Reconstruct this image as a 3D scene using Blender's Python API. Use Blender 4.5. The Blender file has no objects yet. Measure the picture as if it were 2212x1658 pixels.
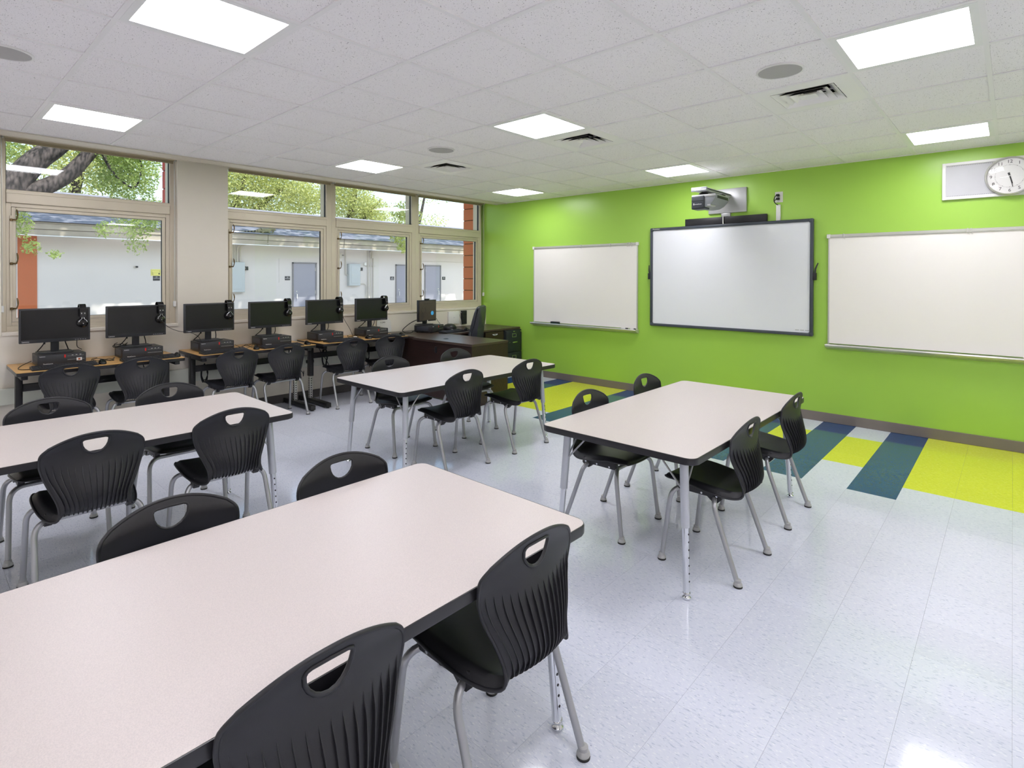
import bpy, bmesh, math, random
from mathutils import Vector, Matrix
import numpy as np

S = bpy.context.scene
COL = S.collection
PI = math.pi
rnd = random.Random(7)

# ------------------------------------------------------------------ camera
cam_d = bpy.data.cameras.new('camera')
cam_d.sensor_width = 36.0
cam_d.lens = 36.0 * 1189.67 / 2212.0
cam_d.shift_x = -0.01008
cam_d.shift_y = -0.10045
cam_d.clip_start = 0.05
cam = bpy.data.objects.new('camera', cam_d)
COL.objects.link(cam)
yaw, pit, rol = 0.7276, 0.0079, 0.0023
fw = Vector((-math.sin(yaw) * math.cos(pit), math.cos(yaw) * math.cos(pit), -math.sin(pit)))
rt = fw.cross(Vector((0, 0, 1))).normalized()
up = rt.cross(fw)
rt2 = rt * math.cos(rol) + up * math.sin(rol)
up2 = up * math.cos(rol) - rt * math.sin(rol)
M = Matrix((rt2, up2, -fw)).transposed().to_4x4()
M.translation = Vector((6.25175, -6.60439, 1.55485))
cam.matrix_world = M
S.camera = cam

# ------------------------------------------------------------------ world, sun, exposure
S.view_settings.view_transform = 'Standard'
S.view_settings.look = 'None'
S.view_settings.gamma = 1.0
S.view_settings.use_curve_mapping = False
S.view_settings.exposure = 0.0

LAMP = 18.0          # radiance of the ceiling panels
SKY = 0.46
SUN = 8.0

w = bpy.data.worlds.new('sky')
S.world = w
w.use_nodes = True
nt = w.node_tree
sky = nt.nodes.new('ShaderNodeTexSky')
sky.sky_type = 'NISHITA'
sky.sun_disc = False
sky.sun_elevation = math.radians(60)
sky.sun_rotation = math.radians(75)
sky.air_density = 1.2
sky.dust_density = 2.5
bg = nt.nodes['Background']
bg.inputs[1].default_value = SKY
nt.links.new(sky.outputs[0], bg.inputs[0])

sun_d = bpy.data.lights.new('sun', 'SUN')
sun_d.energy = SUN
sun_d.angle = math.radians(0.6)
sun_d.color = (1.0, 0.95, 0.86)
sun = bpy.data.objects.new('sun', sun_d)
COL.objects.link(sun)
sun.location = (6, 4, 14)
sun.rotation_euler = Vector((0.46, 0.22, 0.90)).to_track_quat('Z', 'Y').to_euler()

# ------------------------------------------------------------------ materials
def lin(c):
    o = []
    for v in c:
        v = v / 255.0
        o.append(v / 12.92 if v <= 0.04045 else ((v + 0.055) / 1.055) ** 2.4)
    return (o[0], o[1], o[2], 1.0)

def mat(name, c, rough=0.5, metal=0.0, spec=0.5, var=0.05, scale=8.0, bump=0.0, bscale=60.0, emit=None, es=0.0, coat=0.0):
    m = bpy.data.materials.new(name)
    m.use_nodes = True
    n = m.node_tree
    b = n.nodes['Principled BSDF']
    b.inputs['Roughness'].default_value = rough
    b.inputs['Metallic'].default_value = metal
    b.inputs['Specular IOR Level'].default_value = spec
    b.inputs['Coat Weight'].default_value = coat
    col = lin(c)
    tc = n.nodes.new('ShaderNodeTexCoord')
    if var > 0:
        nz = n.nodes.new('ShaderNodeTexNoise')
        nz.inputs['Scale'].default_value = scale
        nz.inputs['Detail'].default_value = 4
        n.links.new(tc.outputs['Object'], nz.inputs['Vector'])
        mx = n.nodes.new('ShaderNodeMix')
        mx.data_type = 'RGBA'
        mx.inputs[6].default_value = [v * (1 - var) for v in col[:3]] + [1]
        mx.inputs[7].default_value = [min(1, v * (1 + var)) for v in col[:3]] + [1]
        n.links.new(nz.outputs[0], mx.inputs[0])
        n.links.new(mx.outputs[2], b.inputs['Base Color'])
    else:
        b.inputs['Base Color'].default_value = col
    if bump > 0:
        nb = n.nodes.new('ShaderNodeTexNoise')
        nb.inputs['Scale'].default_value = bscale
        nb.inputs['Detail'].default_value = 3
        n.links.new(tc.outputs['Object'], nb.inputs['Vector'])
        bp = n.nodes.new('ShaderNodeBump')
        bp.inputs['Strength'].default_value = bump
        bp.inputs['Distance'].default_value = 0.002
        n.links.new(nb.outputs[0], bp.inputs['Height'])
        n.links.new(bp.outputs[0], b.inputs['Normal'])
    if emit is not None:
        b.inputs['Emission Color'].default_value = lin(emit)
        b.inputs['Emission Strength'].default_value = es
    return m

def new_nodes(name):
    m = bpy.data.materials.new(name)
    m.use_nodes = True
    return m, m.node_tree, m.node_tree.nodes['Principled BSDF']

def floor_mat(name, base, flecks, ang, rough=0.085):
    """vinyl composition tile: streaky flecks along one direction, polished"""
    m, n, b = new_nodes(name)
    geo = n.nodes.new('ShaderNodeNewGeometry')
    mp = n.nodes.new('ShaderNodeMapping')
    mp.vector_type = 'POINT'
    mp.inputs['Rotation'].default_value = (0, 0, ang)
    mp.inputs['Scale'].default_value = (38, 130, 40)
    n.links.new(geo.outputs['Position'], mp.inputs['Vector'])
    cur = None
    prev = lin(base)
    info = n.nodes.new('ShaderNodeObjectInfo')
    base_mix = n.nodes.new('ShaderNodeMix'); base_mix.data_type = 'RGBA'
    base_mix.inputs[6].default_value = [v * 0.97 for v in prev[:3]] + [1]
    base_mix.inputs[7].default_value = [min(1, v * 1.03) for v in prev[:3]] + [1]
    n.links.new(info.outputs['Random'], base_mix.inputs[0])
    cur = base_mix.outputs[2]
    for k, (c, lo, hi, sc) in enumerate(flecks):
        nz = n.nodes.new('ShaderNodeTexNoise')
        nz.inputs['Scale'].default_value = sc
        nz.inputs['Detail'].default_value = 2.0
        off = n.nodes.new('ShaderNodeVectorMath'); off.operation = 'ADD'
        off.inputs[1].default_value = (17.3 * k, 5.1 * k, 3.0 * k)
        n.links.new(mp.outputs[0], off.inputs[0])
        n.links.new(off.outputs[0], nz.inputs['Vector'])
        mr = n.nodes.new('ShaderNodeMapRange')
        mr.inputs['From Min'].default_value = lo
        mr.inputs['From Max'].default_value = hi
        n.links.new(nz.outputs[0], mr.inputs[0])
        mx = n.nodes.new('ShaderNodeMix'); mx.data_type = 'RGBA'
        n.links.new(mr.outputs[0], mx.inputs[0])
        n.links.new(cur, mx.inputs[6])
        mx.inputs[7].default_value = lin(c)
        cur = mx.outputs[2]
    n.links.new(cur, b.inputs['Base Color'])
    b.inputs['Specular IOR Level'].default_value = 0.55
    # wax film: patchy gloss and slight waviness
    nz = n.nodes.new('ShaderNodeTexNoise')
    nz.inputs['Scale'].default_value = 1.6
    nz.inputs['Detail'].default_value = 5
    n.links.new(geo.outputs['Position'], nz.inputs['Vector'])
    mr = n.nodes.new('ShaderNodeMapRange')
    mr.inputs['From Min'].default_value = 0.3
    mr.inputs['From Max'].default_value = 0.7
    mr.inputs['To Min'].default_value = rough * 0.7
    mr.inputs['To Max'].default_value = rough * 1.35
    n.links.new(nz.outputs[0], mr.inputs[0])
    n.links.new(mr.outputs[0], b.inputs['Roughness'])
    nb = n.nodes.new('ShaderNodeTexNoise')
    nb.inputs['Scale'].default_value = 45
    n.links.new(geo.outputs['Position'], nb.inputs['Vector'])
    bp = n.nodes.new('ShaderNodeBump')
    bp.inputs['Strength'].default_value = 0.10
    bp.inputs['Distance'].default_value = 0.001
    n.links.new(nb.outputs[0], bp.inputs['Height'])
    n.links.new(bp.outputs[0], b.inputs['Normal'])
    return m

def tile_mat():
    """mineral fibre ceiling tile with pinholes"""
    m, n, b = new_nodes('ceiling_tile')
    geo = n.nodes.new('ShaderNodeNewGeometry')
    base = lin((247, 244, 244))
    cur = None
    for k, (sc, lo, hi) in enumerate(((150, 0.69, 0.73), (290, 0.68, 0.74))):
        nz = n.nodes.new('ShaderNodeTexNoise')
        nz.inputs['Scale'].default_value = sc
        nz.inputs['Detail'].default_value = 1.5
        n.links.new(geo.outputs['Position'], nz.inputs['Vector'])
        mr = n.nodes.new('ShaderNodeMapRange')
        mr.inputs['From Min'].default_value = lo
        mr.inputs['From Max'].default_value = hi
        n.links.new(nz.outputs[0], mr.inputs[0])
        mx = n.nodes.new('ShaderNodeMix'); mx.data_type = 'RGBA'
        n.links.new(mr.outputs[0], mx.inputs[0])
        if cur is None:
            mx.inputs[6].default_value = base
        else:
            n.links.new(cur, mx.inputs[6])
        mx.inputs[7].default_value = lin((96, 92, 90))
        cur = mx.outputs[2]
    n.links.new(cur, b.inputs['Base Color'])
    b.inputs['Roughness'].default_value = 0.9
    b.inputs['Specular IOR Level'].default_value = 0.2
    return m

def glass_mat(name, tint=(0.96, 0.98, 0.97)):
    m = bpy.data.materials.new(name)
    m.use_nodes = True
    n = m.node_tree
    for x in list(n.nodes):
        if x.type == 'BSDF_PRINCIPLED':
            n.nodes.remove(x)
    out = [x for x in n.nodes if x.type == 'OUTPUT_MATERIAL'][0]
    tr = n.nodes.new('ShaderNodeBsdfTransparent')
    tr.inputs[0].default_value = (*tint, 1)
    gl = n.nodes.new('ShaderNodeBsdfGlossy')
    gl.inputs['Roughness'].default_value = 0.0
    fr = n.nodes.new('ShaderNodeFresnel')
    ge = n.nodes.new('ShaderNodeNewGeometry')
    ior = n.nodes.new('ShaderNodeMapRange')      # same pane reflectance from either side of a thin sheet
    ior.inputs['To Min'].default_value = 1.45
    ior.inputs['To Max'].default_value = 1.0 / 1.45
    n.links.new(ge.outputs['Backfacing'], ior.inputs[0])
    n.links.new(ior.outputs[0], fr.inputs[0])
    mx = n.nodes.new('ShaderNodeMixShader')
    n.links.new(fr.outputs[0], mx.inputs[0])
    n.links.new(tr.outputs[0], mx.inputs[1])
    n.links.new(gl.outputs[0], mx.inputs[2])
    n.links.new(mx.outputs[0], out.inputs[0])
    return m

def wood_mat(name, c1, c2, rough=0.4, axis=(2, 26, 26)):
    m, n, b = new_nodes(name)
    tc = n.nodes.new('ShaderNodeTexCoord')
    mp = n.nodes.new('ShaderNodeMapping')
    mp.inputs['Scale'].default_value = axis
    n.links.new(tc.outputs['Object'], mp.inputs[0])
    nz = n.nodes.new('ShaderNodeTexNoise')
    nz.inputs['Scale'].default_value = 2.2
    nz.inputs['Detail'].default_value = 6
    nz.inputs['Distortion'].default_value = 0.4
    n.links.new(mp.outputs[0], nz.inputs[0])
    cr = n.nodes.new('ShaderNodeValToRGB')
    cr.color_ramp.elements[0].position = 0.3
    cr.color_ramp.elements[0].color = lin(c1)
    cr.color_ramp.elements[1].position = 0.7
    cr.color_ramp.elements[1].color = lin(c2)
    n.links.new(nz.outputs[0], cr.inputs[0])
    n.links.new(cr.outputs[0], b.inputs['Base Color'])
    b.inputs['Roughness'].default_value = rough
    return m

def speck_mat(name, c1, c2, scale=350, rough=0.35):
    m, n, b = new_nodes(name)
    tc = n.nodes.new('ShaderNodeTexCoord')
    nz = n.nodes.new('ShaderNodeTexNoise')
    nz.inputs['Scale'].default_value = scale
    nz.inputs['Detail'].default_value = 2
    n.links.new(tc.outputs['Object'], nz.inputs[0])
    mr = n.nodes.new('ShaderNodeMapRange')
    mr.inputs['From Min'].default_value = 0.35
    mr.inputs['From Max'].default_value = 0.65
    n.links.new(nz.outputs[0], mr.inputs[0])
    mx = n.nodes.new('ShaderNodeMix'); mx.data_type = 'RGBA'
    mx.inputs[6].default_value = lin(c1)
    mx.inputs[7].default_value = lin(c2)
    n.links.new(mr.outputs[0], mx.inputs[0])
    n.links.new(mx.outputs[2], b.inputs['Base Color'])
    b.inputs['Roughness'].default_value = rough
    return m

def bark_mat():
    m, n, b = new_nodes('oak_bark')
    tc = n.nodes.new('ShaderNodeTexCoord')
    mp = n.nodes.new('ShaderNodeMapping')
    mp.inputs['Rotation'].default_value = (0.9, 0, 0)
    mp.inputs['Scale'].default_value = (16, 16, 5)
    n.links.new(tc.outputs['Object'], mp.inputs[0])
    vo = n.nodes.new('ShaderNodeTexVoronoi')
    vo.inputs['Scale'].default_value = 1.6
    n.links.new(mp.outputs[0], vo.inputs['Vector'])
    nz = n.nodes.new('ShaderNodeTexNoise')
    nz.inputs['Scale'].default_value = 2.4
    nz.inputs['Detail'].default_value = 5
    n.links.new(mp.outputs[0], nz.inputs['Vector'])
    mu = n.nodes.new('ShaderNodeMath'); mu.operation = 'MULTIPLY'
    n.links.new(vo.outputs['Distance'], mu.inputs[0])
    n.links.new(nz.outputs[0], mu.inputs[1])
    cr = n.nodes.new('ShaderNodeValToRGB')
    cr.color_ramp.elements[0].position = 0.08
    cr.color_ramp.elements[0].color = lin((84, 76, 74))
    cr.color_ramp.elements[1].position = 0.42
    cr.color_ramp.elements[1].color = lin((24, 21, 22))
    n.links.new(mu.outputs[0], cr.inputs[0])
    n.links.new(cr.outputs[0], b.inputs['Base Color'])
    b.inputs['Roughness'].default_value = 0.9
    bp = n.nodes.new('ShaderNodeBump')
    bp.invert = True
    bp.inputs['Strength'].default_value = 0.8
    bp.inputs['Distance'].default_value = 0.02
    n.links.new(mu.outputs[0], bp.inputs['Height'])
    n.links.new(bp.outputs[0], b.inputs['Normal'])
    return m

FL = [((196, 204, 221), 0.58, 0.68, 1.0), ((238, 241, 248), 0.58, 0.68, 1.35), ((150, 160, 182), 0.69, 0.76, 1.7)]
m_floor_a = floor_mat('floor_tile_pale_a', (222, 226, 239), FL, 0.35)
m_floor_b = floor_mat('floor_tile_pale_b', (222, 226, 239), FL, 0.35 + PI / 2)
m_floor_y = floor_mat('floor_tile_lime', (224, 230, 66), [((206, 214, 52), 0.55, 0.68, 1.0), ((238, 242, 120), 0.6, 0.7, 1.4)], 0.35)
m_floor_n = floor_mat('floor_tile_navy', (38, 76, 128), [((28, 62, 112), 0.55, 0.68, 1.0), ((60, 100, 138), 0.62, 0.72, 1.4)], 0.35)
m_screed = mat('floor_joint', (120, 124, 132), 0.8)
m_ctile = tile_mat()
m_tee = mat('white_tee', (240, 238, 237), 0.5, var=0.01)
m_plenum = mat('ceiling_plenum', (70, 70, 70), 0.9)
m_green = mat('green_paint', (166, 211, 84), 0.30, var=0.02, scale=1.5, bump=0.06, bscale=180)
m_beige = mat('beige_paint', (236, 231, 222), 0.55, var=0.02, bump=0.05, bscale=150)
m_offwhite = mat('offwhite_paint', (231, 224, 210), 0.6, var=0.02, bump=0.05, bscale=150)
m_raceway = mat('raceway_paint', (214, 216, 202), 0.5, var=0.02)
m_soffit = mat('soffit_paint', (216, 208, 192), 0.5, var=0.02)
m_cove = mat('cove_base', (126, 117, 110), 0.4, var=0.06)
m_cove2 = mat('cove_base_dark', (86, 82, 80), 0.45, var=0.06)
m_alu = mat('bronze_aluminium', (214, 204, 184), 0.38, metal=0.15, var=0.02)
m_alu_d = mat('window_gasket', (30, 30, 30), 0.6)
m_shade = mat('shade_fabric', (176, 163, 134), 0.8, bump=0.2, bscale=300)
m_brass = mat('aged_brass', (112, 92, 62), 0.35, metal=0.8)
m_glass = glass_mat('clear_glass')
m_dome = glass_mat('clock_glass', (1, 1, 1))
m_lamp = mat('lamp_diffuser', (255, 255, 255), 0.5, var=0, emit=(250, 248, 255), es=LAMP)
m_lframe = mat('lamp_frame', (236, 236, 234), 0.4, var=0.01)
m_vent = mat('vent_paint', (242, 240, 237), 0.4, var=0.01)
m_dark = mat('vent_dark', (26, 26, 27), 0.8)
m_grille = mat('speaker_grille', (176, 174, 172), 0.6, bump=0.3, bscale=500)
m_shell = mat('black_polypropylene', (31, 31, 35), 0.42, var=0.06, bump=0.12, bscale=700)
m_steel = mat('silver_paint', (172, 173, 176), 0.33, metal=0.65, var=0.02)
m_chrome = mat('chrome', (216, 218, 222), 0.12, metal=1.0, var=0)
m_greysteel = mat('grey_leg_paint', (190, 193, 200), 0.35, metal=0.35, var=0.02)
m_glide = mat('glide_grey', (172, 172, 172), 0.35, var=0.03)
m_rubber = mat('black_rubber', (24, 23, 22), 0.6)
m_lam = speck_mat('table_laminate', (219, 208, 203), (207, 197, 193), 420, 0.36)
m_edge = mat('black_edge_band', (35, 34, 37), 0.32, var=0.05)
m_oak = wood_mat('oak_laminate', (222, 178, 112), (196, 148, 82), 0.38, (26, 2, 26))
m_blackmetal = mat('black_metal', (30, 29, 30), 0.4, var=0.05)
m_screen = mat('dead_screen', (20, 20, 22), 0.22, var=0.02)
m_plastic = mat('black_plastic', (32, 32, 35), 0.42, var=0.04)
m_plastic2 = mat('charcoal_plastic', (46, 47, 51), 0.5, var=0.04)
m_gloss = mat('gloss_black', (18, 18, 19), 0.12)
m_red = mat('red_tab', (214, 44, 38), 0.4, var=0)
m_white = mat('white_plastic', (232, 231, 228), 0.4, var=0.01)
m_print = mat('white_print', (235, 235, 235), 0.5, var=0)
m_ink = mat('black_print', (30, 30, 32), 0.5, var=0)
m_board = mat('white_board', (250, 246, 241), 0.22, var=0.008, scale=2)
m_board2 = mat('interactive_surface', (240, 242, 248), 0.3, var=0.006, scale=2)
m_trim = mat('satin_aluminium', (206, 205, 200), 0.3, metal=0.6, var=0.02)
m_slate = mat('slate_frame', (66, 72, 82), 0.4, var=0.04)
m_silver = mat('silver_panel', (186, 187, 189), 0.38, metal=0.3, var=0.02)
m_proj = mat('projector_grey', (150, 154, 160), 0.45, var=0.03)
m_proj_d = mat('projector_dark', (56, 60, 68), 0.45, var=0.03)
m_eraser = mat('eraser_felt', (40, 66, 56), 0.9)
m_panelgrey = mat('panel_mesh', (196, 196, 200), 0.7, bump=0.4, bscale=400)
m_espresso = wood_mat('espresso_laminate', (52, 34, 30), (40, 26, 23), 0.36, (2, 26, 26))
m_espresso_top = wood_mat('espresso_top', (76, 62, 54), (66, 52, 45), 0.34, (2, 26, 26))
m_cabinet = mat('cabinet_black', (34, 40, 44), 0.4, var=0.04)
m_leather = mat('grey_leather', (47, 50, 58), 0.42, var=0.08, bump=0.3, bscale=120)
m_leather2 = mat('grey_piping', (120, 124, 128), 0.5, var=0.06)
m_monscreen = mat('lit_screen', (40, 40, 40), 0.3, var=0, emit=(92, 80, 62), es=0.3)
m_monblue = mat('lit_screen_blue', (30, 60, 90), 0.3, var=0, emit=(60, 150, 200), es=0.9)
m_montext = mat('lit_screen_text', (30, 30, 30), 0.3, var=0, emit=(28, 32, 34), es=0.6)
# outdoors
m_stucco = mat('stucco', (212, 206, 202), 0.85, var=0.05, scale=1.2, bump=0.3, bscale=60)
m_fascia = mat('weathered_fascia', (158, 149, 136), 0.8, var=0.22, scale=3.0)
m_drip = mat('drip_edge', (222, 222, 226), 0.35, metal=0.5)
m_roof = mat('slate_shingle', (120, 122, 136), 0.85, var=0.3, scale=5.0, bump=0.6, bscale=20)
m_doorgrey = mat('door_paint', (150, 150, 162), 0.5, var=0.03)
m_doorframe = mat('door_frame_paint', (124, 122, 126), 0.5, var=0.03)
m_panelbox = mat('panel_paint', (184, 190, 192), 0.45, var=0.03)
m_conduit = mat('painted_conduit', (196, 190, 178), 0.55, var=0.05)
m_terra = mat('terracotta_block', (214, 118, 80), 0.8, var=0.08, scale=4, bump=0.5, bscale=80)
m_terra2 = mat('red_block', (206, 90, 82), 0.8, var=0.08, scale=4, bump=0.5, bscale=80)
m_mortar = mat('mortar_dark', (96, 46, 34), 0.9)  # darker joint colour between the painted blocks
m_orange = mat('orange_paint', (182, 98, 56), 0.7, var=0.06, scale=6)
m_concrete = mat('concrete', (186, 184, 178), 0.85, var=0.08, scale=2)
m_bark = bark_mat()
m_signblk = mat('sign_black', (34, 32, 40), 0.5, var=0)
m_yellow = mat('sign_yellow', (224, 218, 120), 0.6, var=0)
m_iguana = mat('iguana_skin', (124, 120, 92), 0.7, var=0.3, scale=30)
m_iguana_d = mat('iguana_band', (28, 26, 32), 0.7)
m_roofing = mat('own_roof', (120, 118, 116), 0.9)

def leaf_mat(name, c, tl):
    m, n, b = new_nodes(name)
    geo = n.nodes.new('ShaderNodeNewGeometry')
    mx = n.nodes.new('ShaderNodeMix'); mx.data_type = 'RGBA'
    a = lin(c)
    mx.inputs[6].default_value = [v * 0.55 for v in a[:3]] + [1]
    mx.inputs[7].default_value = [min(1, v * 1.35) for v in a[:3]] + [1]
    n.links.new(geo.outputs['Random Per Island'], mx.inputs[0])
    n.links.new(mx.outputs[2], b.inputs['Base Color'])
    b.inputs['Roughness'].default_value = 0.5
    tr = n.nodes.new('ShaderNodeBsdfTranslucent')
    tr.inputs[0].default_value = lin(tl)
    ms = n.nodes.new('ShaderNodeMixShader')
    ms.inputs[0].default_value = 0.5
    out = [x for x in n.nodes if x.type == 'OUTPUT_MATERIAL'][0]
    n.links.new(b.outputs[0], ms.inputs[1])
    n.links.new(tr.outputs[0], ms.inputs[2])
    n.links.new(ms.outputs[0], out.inputs[0])
    return m
m_leaf = leaf_mat('oak_leaf', (122, 142, 80), (168, 188, 104))
m_leaf2 = leaf_mat('light_leaf', (166, 176, 112), (208, 212, 142))

# ------------------------------------------------------------------ mesh helpers
def smoothstep(x):
    x = max(0.0, min(1.0, x))
    return x * x * (3 - 2 * x)

class MB:
    """collects shapes for ONE mesh object"""
    def __init__(self):
        self.bm = bmesh.new()
        self.mi = 0
    def _add(self, vs, fs):
        bv = [self.bm.verts.new(v) for v in vs]
        out = []
        for f in fs:
            try:
                q = self.bm.faces.new([bv[i] for i in f])
                q.material_index = self.mi
                out.append(q)
            except ValueError:
                pass
        return bv, out
    def box(self, x0, y0, z0, x1, y1, z1, r=0.0, seg=2, M=None):
        if x0 > x1: x0, x1 = x1, x0
        if y0 > y1: y0, y1 = y1, y0
        if z0 > z1: z0, z1 = z1, z0
        vs = [Vector((x, y, z)) for x in (x0, x1) for y in (y0, y1) for z in (z0, z1)]
        if M is not None:
            vs = [M @ v for v in vs]
        fs = [(0, 1, 3, 2), (4, 6, 7, 5), (0, 4, 5, 1), (2, 3, 7, 6), (0, 2, 6, 4), (1, 5, 7, 3)]
        bv, bf = self._add(vs, fs)
        if r > 0:
            es = list({e for f in bf for e in f.edges})
            bmesh.ops.bevel(self.bm, geom=es, offset=r, segments=seg, profile=0.5, affect='EDGES', material=self.mi)
        return self
    def prism(self, poly, h0, h1, axis='z', r=0.0, seg=2):
        def P(u, v, h):
            return {'z': Vector((u, v, h)), 'x': Vector((h, u, v)), 'y': Vector((u, h, v))}[axis]
        n = len(poly)
        vs = [P(u, v, h0) for u, v in poly] + [P(u, v, h1) for u, v in poly]
        fs = [tuple(range(n - 1, -1, -1)), tuple(range(n, 2 * n))]
        fs += [(i, (i + 1) % n, n + (i + 1) % n, n + i) for i in range(n)]
        bv, bf = self._add(vs, fs)
        if r > 0:
            caps = bf[:2]
            es = list({e for f in caps for e in f.edges})
            bmesh.ops.bevel(self.bm, geom=es, offset=r, segments=seg, profile=0.5, affect='EDGES', material=self.mi)
        return self
    def tube(self, pts, r, n=10, caps=True, flat=None):
        pts = [Vector(p) for p in pts]
        rs = r if isinstance(r, (list, tuple)) else [r] * len(pts)
        rings = []
        prev = None
        for i, p in enumerate(pts):
            if i == 0: d = pts[1] - p
            elif i == len(pts) - 1: d = p - pts[i - 1]
            else: d = (pts[i + 1] - p).normalized() + (p - pts[i - 1]).normalized()
            d.normalize()
            if prev is None:
                a = Vector((0, 0, 1)) if abs(d.z) < 0.9 else Vector((1, 0, 0))
                u = d.cross(a).normalized()
            else:
                u = (prev - d * prev.dot(d)).normalized()
            prev = u
            v = d.cross(u)
            rings.append([p + (u * math.cos(2 * PI * k / n) + v * math.sin(2 * PI * k / n)) * rs[i] for k in range(n)])
        vs = [q for R in rings for q in R]
        fs = []
        for i in range(len(rings) - 1):
            for k in range(n):
                a, b = i * n + k, i * n + (k + 1) % n
                fs.append((a, b, b + n, a + n))
        if caps:
            fs.append(tuple(range(n - 1, -1, -1)))
            fs.append(tuple(range(len(vs) - n, len(vs))))
        self._add(vs, fs)
        return self
    def cyl(self, p0, p1, r, n=16):
        return self.tube([p0, p1], r, n)
    def lathe(self, prof, c=(0, 0, 0), n=20, axis='z'):
        """prof: list of (radius, height)"""
        c = Vector(c)
        vs = []
        for rr, h in prof:
            for k in range(n):
                a = 2 * PI * k / n
                u, v = rr * math.cos(a), rr * math.sin(a)
                vs.append(c + {'z': Vector((u, v, h)), 'x': Vector((h, u, v)), 'y': Vector((v, h, u))}[axis])
        fs = []
        for i in range(len(prof) - 1):
            for k in range(n):
                a, b = i * n + k, i * n + (k + 1) % n
                fs.append((a, b, b + n, a + n))
        fs.append(tuple(range(n - 1, -1, -1)))
        fs.append(tuple(range(len(vs) - n, len(vs))))
        self._add(vs, fs)
        return self
    def quad(self, a, b, c, d):
        self._add([Vector(a), Vector(b), Vector(c), Vector(d)], [(0, 1, 2, 3)])
        return self
    def xform(self, M):
        for v in self.bm.verts:
            v.co = M @ v.co
        return self
    def mesh(self, name, mats, smooth=True, ang=35):
        bmesh.ops.remove_doubles(self.bm, verts=self.bm.verts, dist=1e-6)
        bmesh.ops.recalc_face_normals(self.bm, faces=self.bm.faces)
        me = bpy.data.meshes.new(name)
        self.bm.to_mesh(me)
        self.bm.free()
        if not isinstance(mats, (list, tuple)): mats = [mats]
        for m in mats: me.materials.append(m)
        if smooth:
            for p in me.polygons: p.use_smooth = True
            me.set_sharp_from_angle(angle=math.radians(ang))
        return me
    def build(self, name, mats, parent=None, smooth=True, ang=35):
        return link(name, self.mesh(name, mats, smooth, ang), parent)

def link(name, me, parent=None):
    o = bpy.data.objects.new(name, me)
    COL.objects.link(o)
    if parent is not None: o.parent = parent
    return o

def tag(o, label=None, cat=None, group=None, kind=None):
    if label: o['label'] = label
    if cat: o['category'] = cat
    if group: o['group'] = group
    if kind: o['kind'] = kind
    return o

def thing(name, label, cat, loc=(0, 0, 0), rz=0.0, group=None):
    o = bpy.data.objects.new(name, None)
    o.empty_display_size = 0.1
    COL.objects.link(o)
    o.location = loc
    o.rotation_euler = (0, 0, rz)
    return tag(o, label, cat, group)

KIDS = {}
def kids(o):
    return list(o.children)

def dup(o, loc=None, rz=None, label=None, parent=None):
    """copy of a thing with copies of its parts and sub-parts, sharing mesh data"""
    c = o.copy()
    COL.objects.link(c)
    if parent is not None: c.parent = parent
    for ch in kids(o): dup(ch, parent=c)
    if loc is not None: c.location = loc
    if rz is not None: c.rotation_euler = (0, 0, rz)
    if label: c['label'] = label
    return c

def text_mesh(body, size, depth=0.0006, bold=0.0, align='CENTER'):
    cu = bpy.data.curves.new('lettering', 'FONT')
    cu.body = body
    cu.size = size
    cu.extrude = depth
    cu.offset = bold
    cu.align_x = align
    cu.align_y = 'CENTER'
    cu.resolution_u = 3
    o = bpy.data.objects.new('lettering', cu)
    COL.objects.link(o)
    bpy.context.view_layer.update()
    dg = bpy.context.evaluated_depsgraph_get()
    me = bpy.data.meshes.new_from_object(o.evaluated_get(dg))
    COL.objects.unlink(o)
    bpy.data.objects.remove(o)
    bpy.data.curves.remove(cu)
    return me

def text(name, body, size, loc, rot, m, parent=None, depth=0.0006, bold=0.0, align='CENTER', sx=1.0):
    me = text_mesh(body, size, depth, bold, align)
    me.materials.clear()
    me.materials.append(m)
    o = link(name, me, parent)
    o.location = loc
    o.rotation_euler = rot
    o.scale = (sx, 1, 1)
    return o

FACE_Y = (PI / 2, 0, 0)          # lettering on a face that looks towards -y
FACE_X = (PI / 2, 0, PI / 2)     # lettering on a face that looks towards +x

def rrect(x0, y0, x1, y1, r, n=6):
    out = []
    for cx, cy, a0 in ((x1 - r, y0 + r, -PI / 2), (x1 - r, y1 - r, 0), (x0 + r, y1 - r, PI / 2), (x0 + r, y0 + r, PI)):
        for k in range(n + 1):
            a = a0 + PI / 2 * k / n
            out.append((cx + r * math.cos(a), cy + r * math.sin(a)))
    return out

def arc_pts(p0, p1, p2, n=6):
    """quadratic bend from p0 to p2 with control p1"""
    p0, p1, p2 = Vector(p0), Vector(p1), Vector(p2)
    return [p0 * (1 - t) ** 2 + p1 * 2 * t * (1 - t) + p2 * t * t for t in [k / n for k in range(n + 1)]]

def spline(pts, n=8):
    """Catmull-Rom through the points"""
    P = [Vector(p) for p in pts]
    P = [P[0] * 2 - P[1]] + P + [P[-1] * 2 - P[-2]]
    out = []
    for i in range(1, len(P) - 2):
        a, b, c, d = P[i - 1:i + 3]
        for k in range(n):
            t = k / n
            out.append(0.5 * ((2 * b) + (c - a) * t + (2 * a - 5 * b + 4 * c - d) * t * t + (3 * b - a - 3 * c + d) * t ** 3))
    out.append(P[-2])
    return out

H = 2.759
XW = -0.46          # face of the window wall
# ------------------------------------------------------------------ ROOM SHELL
def struct(name, mb, m, smooth=False):
    o = mb.build(name, m, None, smooth)
    o['kind'] = 'structure'
    return o

RX, RY = 8.6, -9.3
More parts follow.
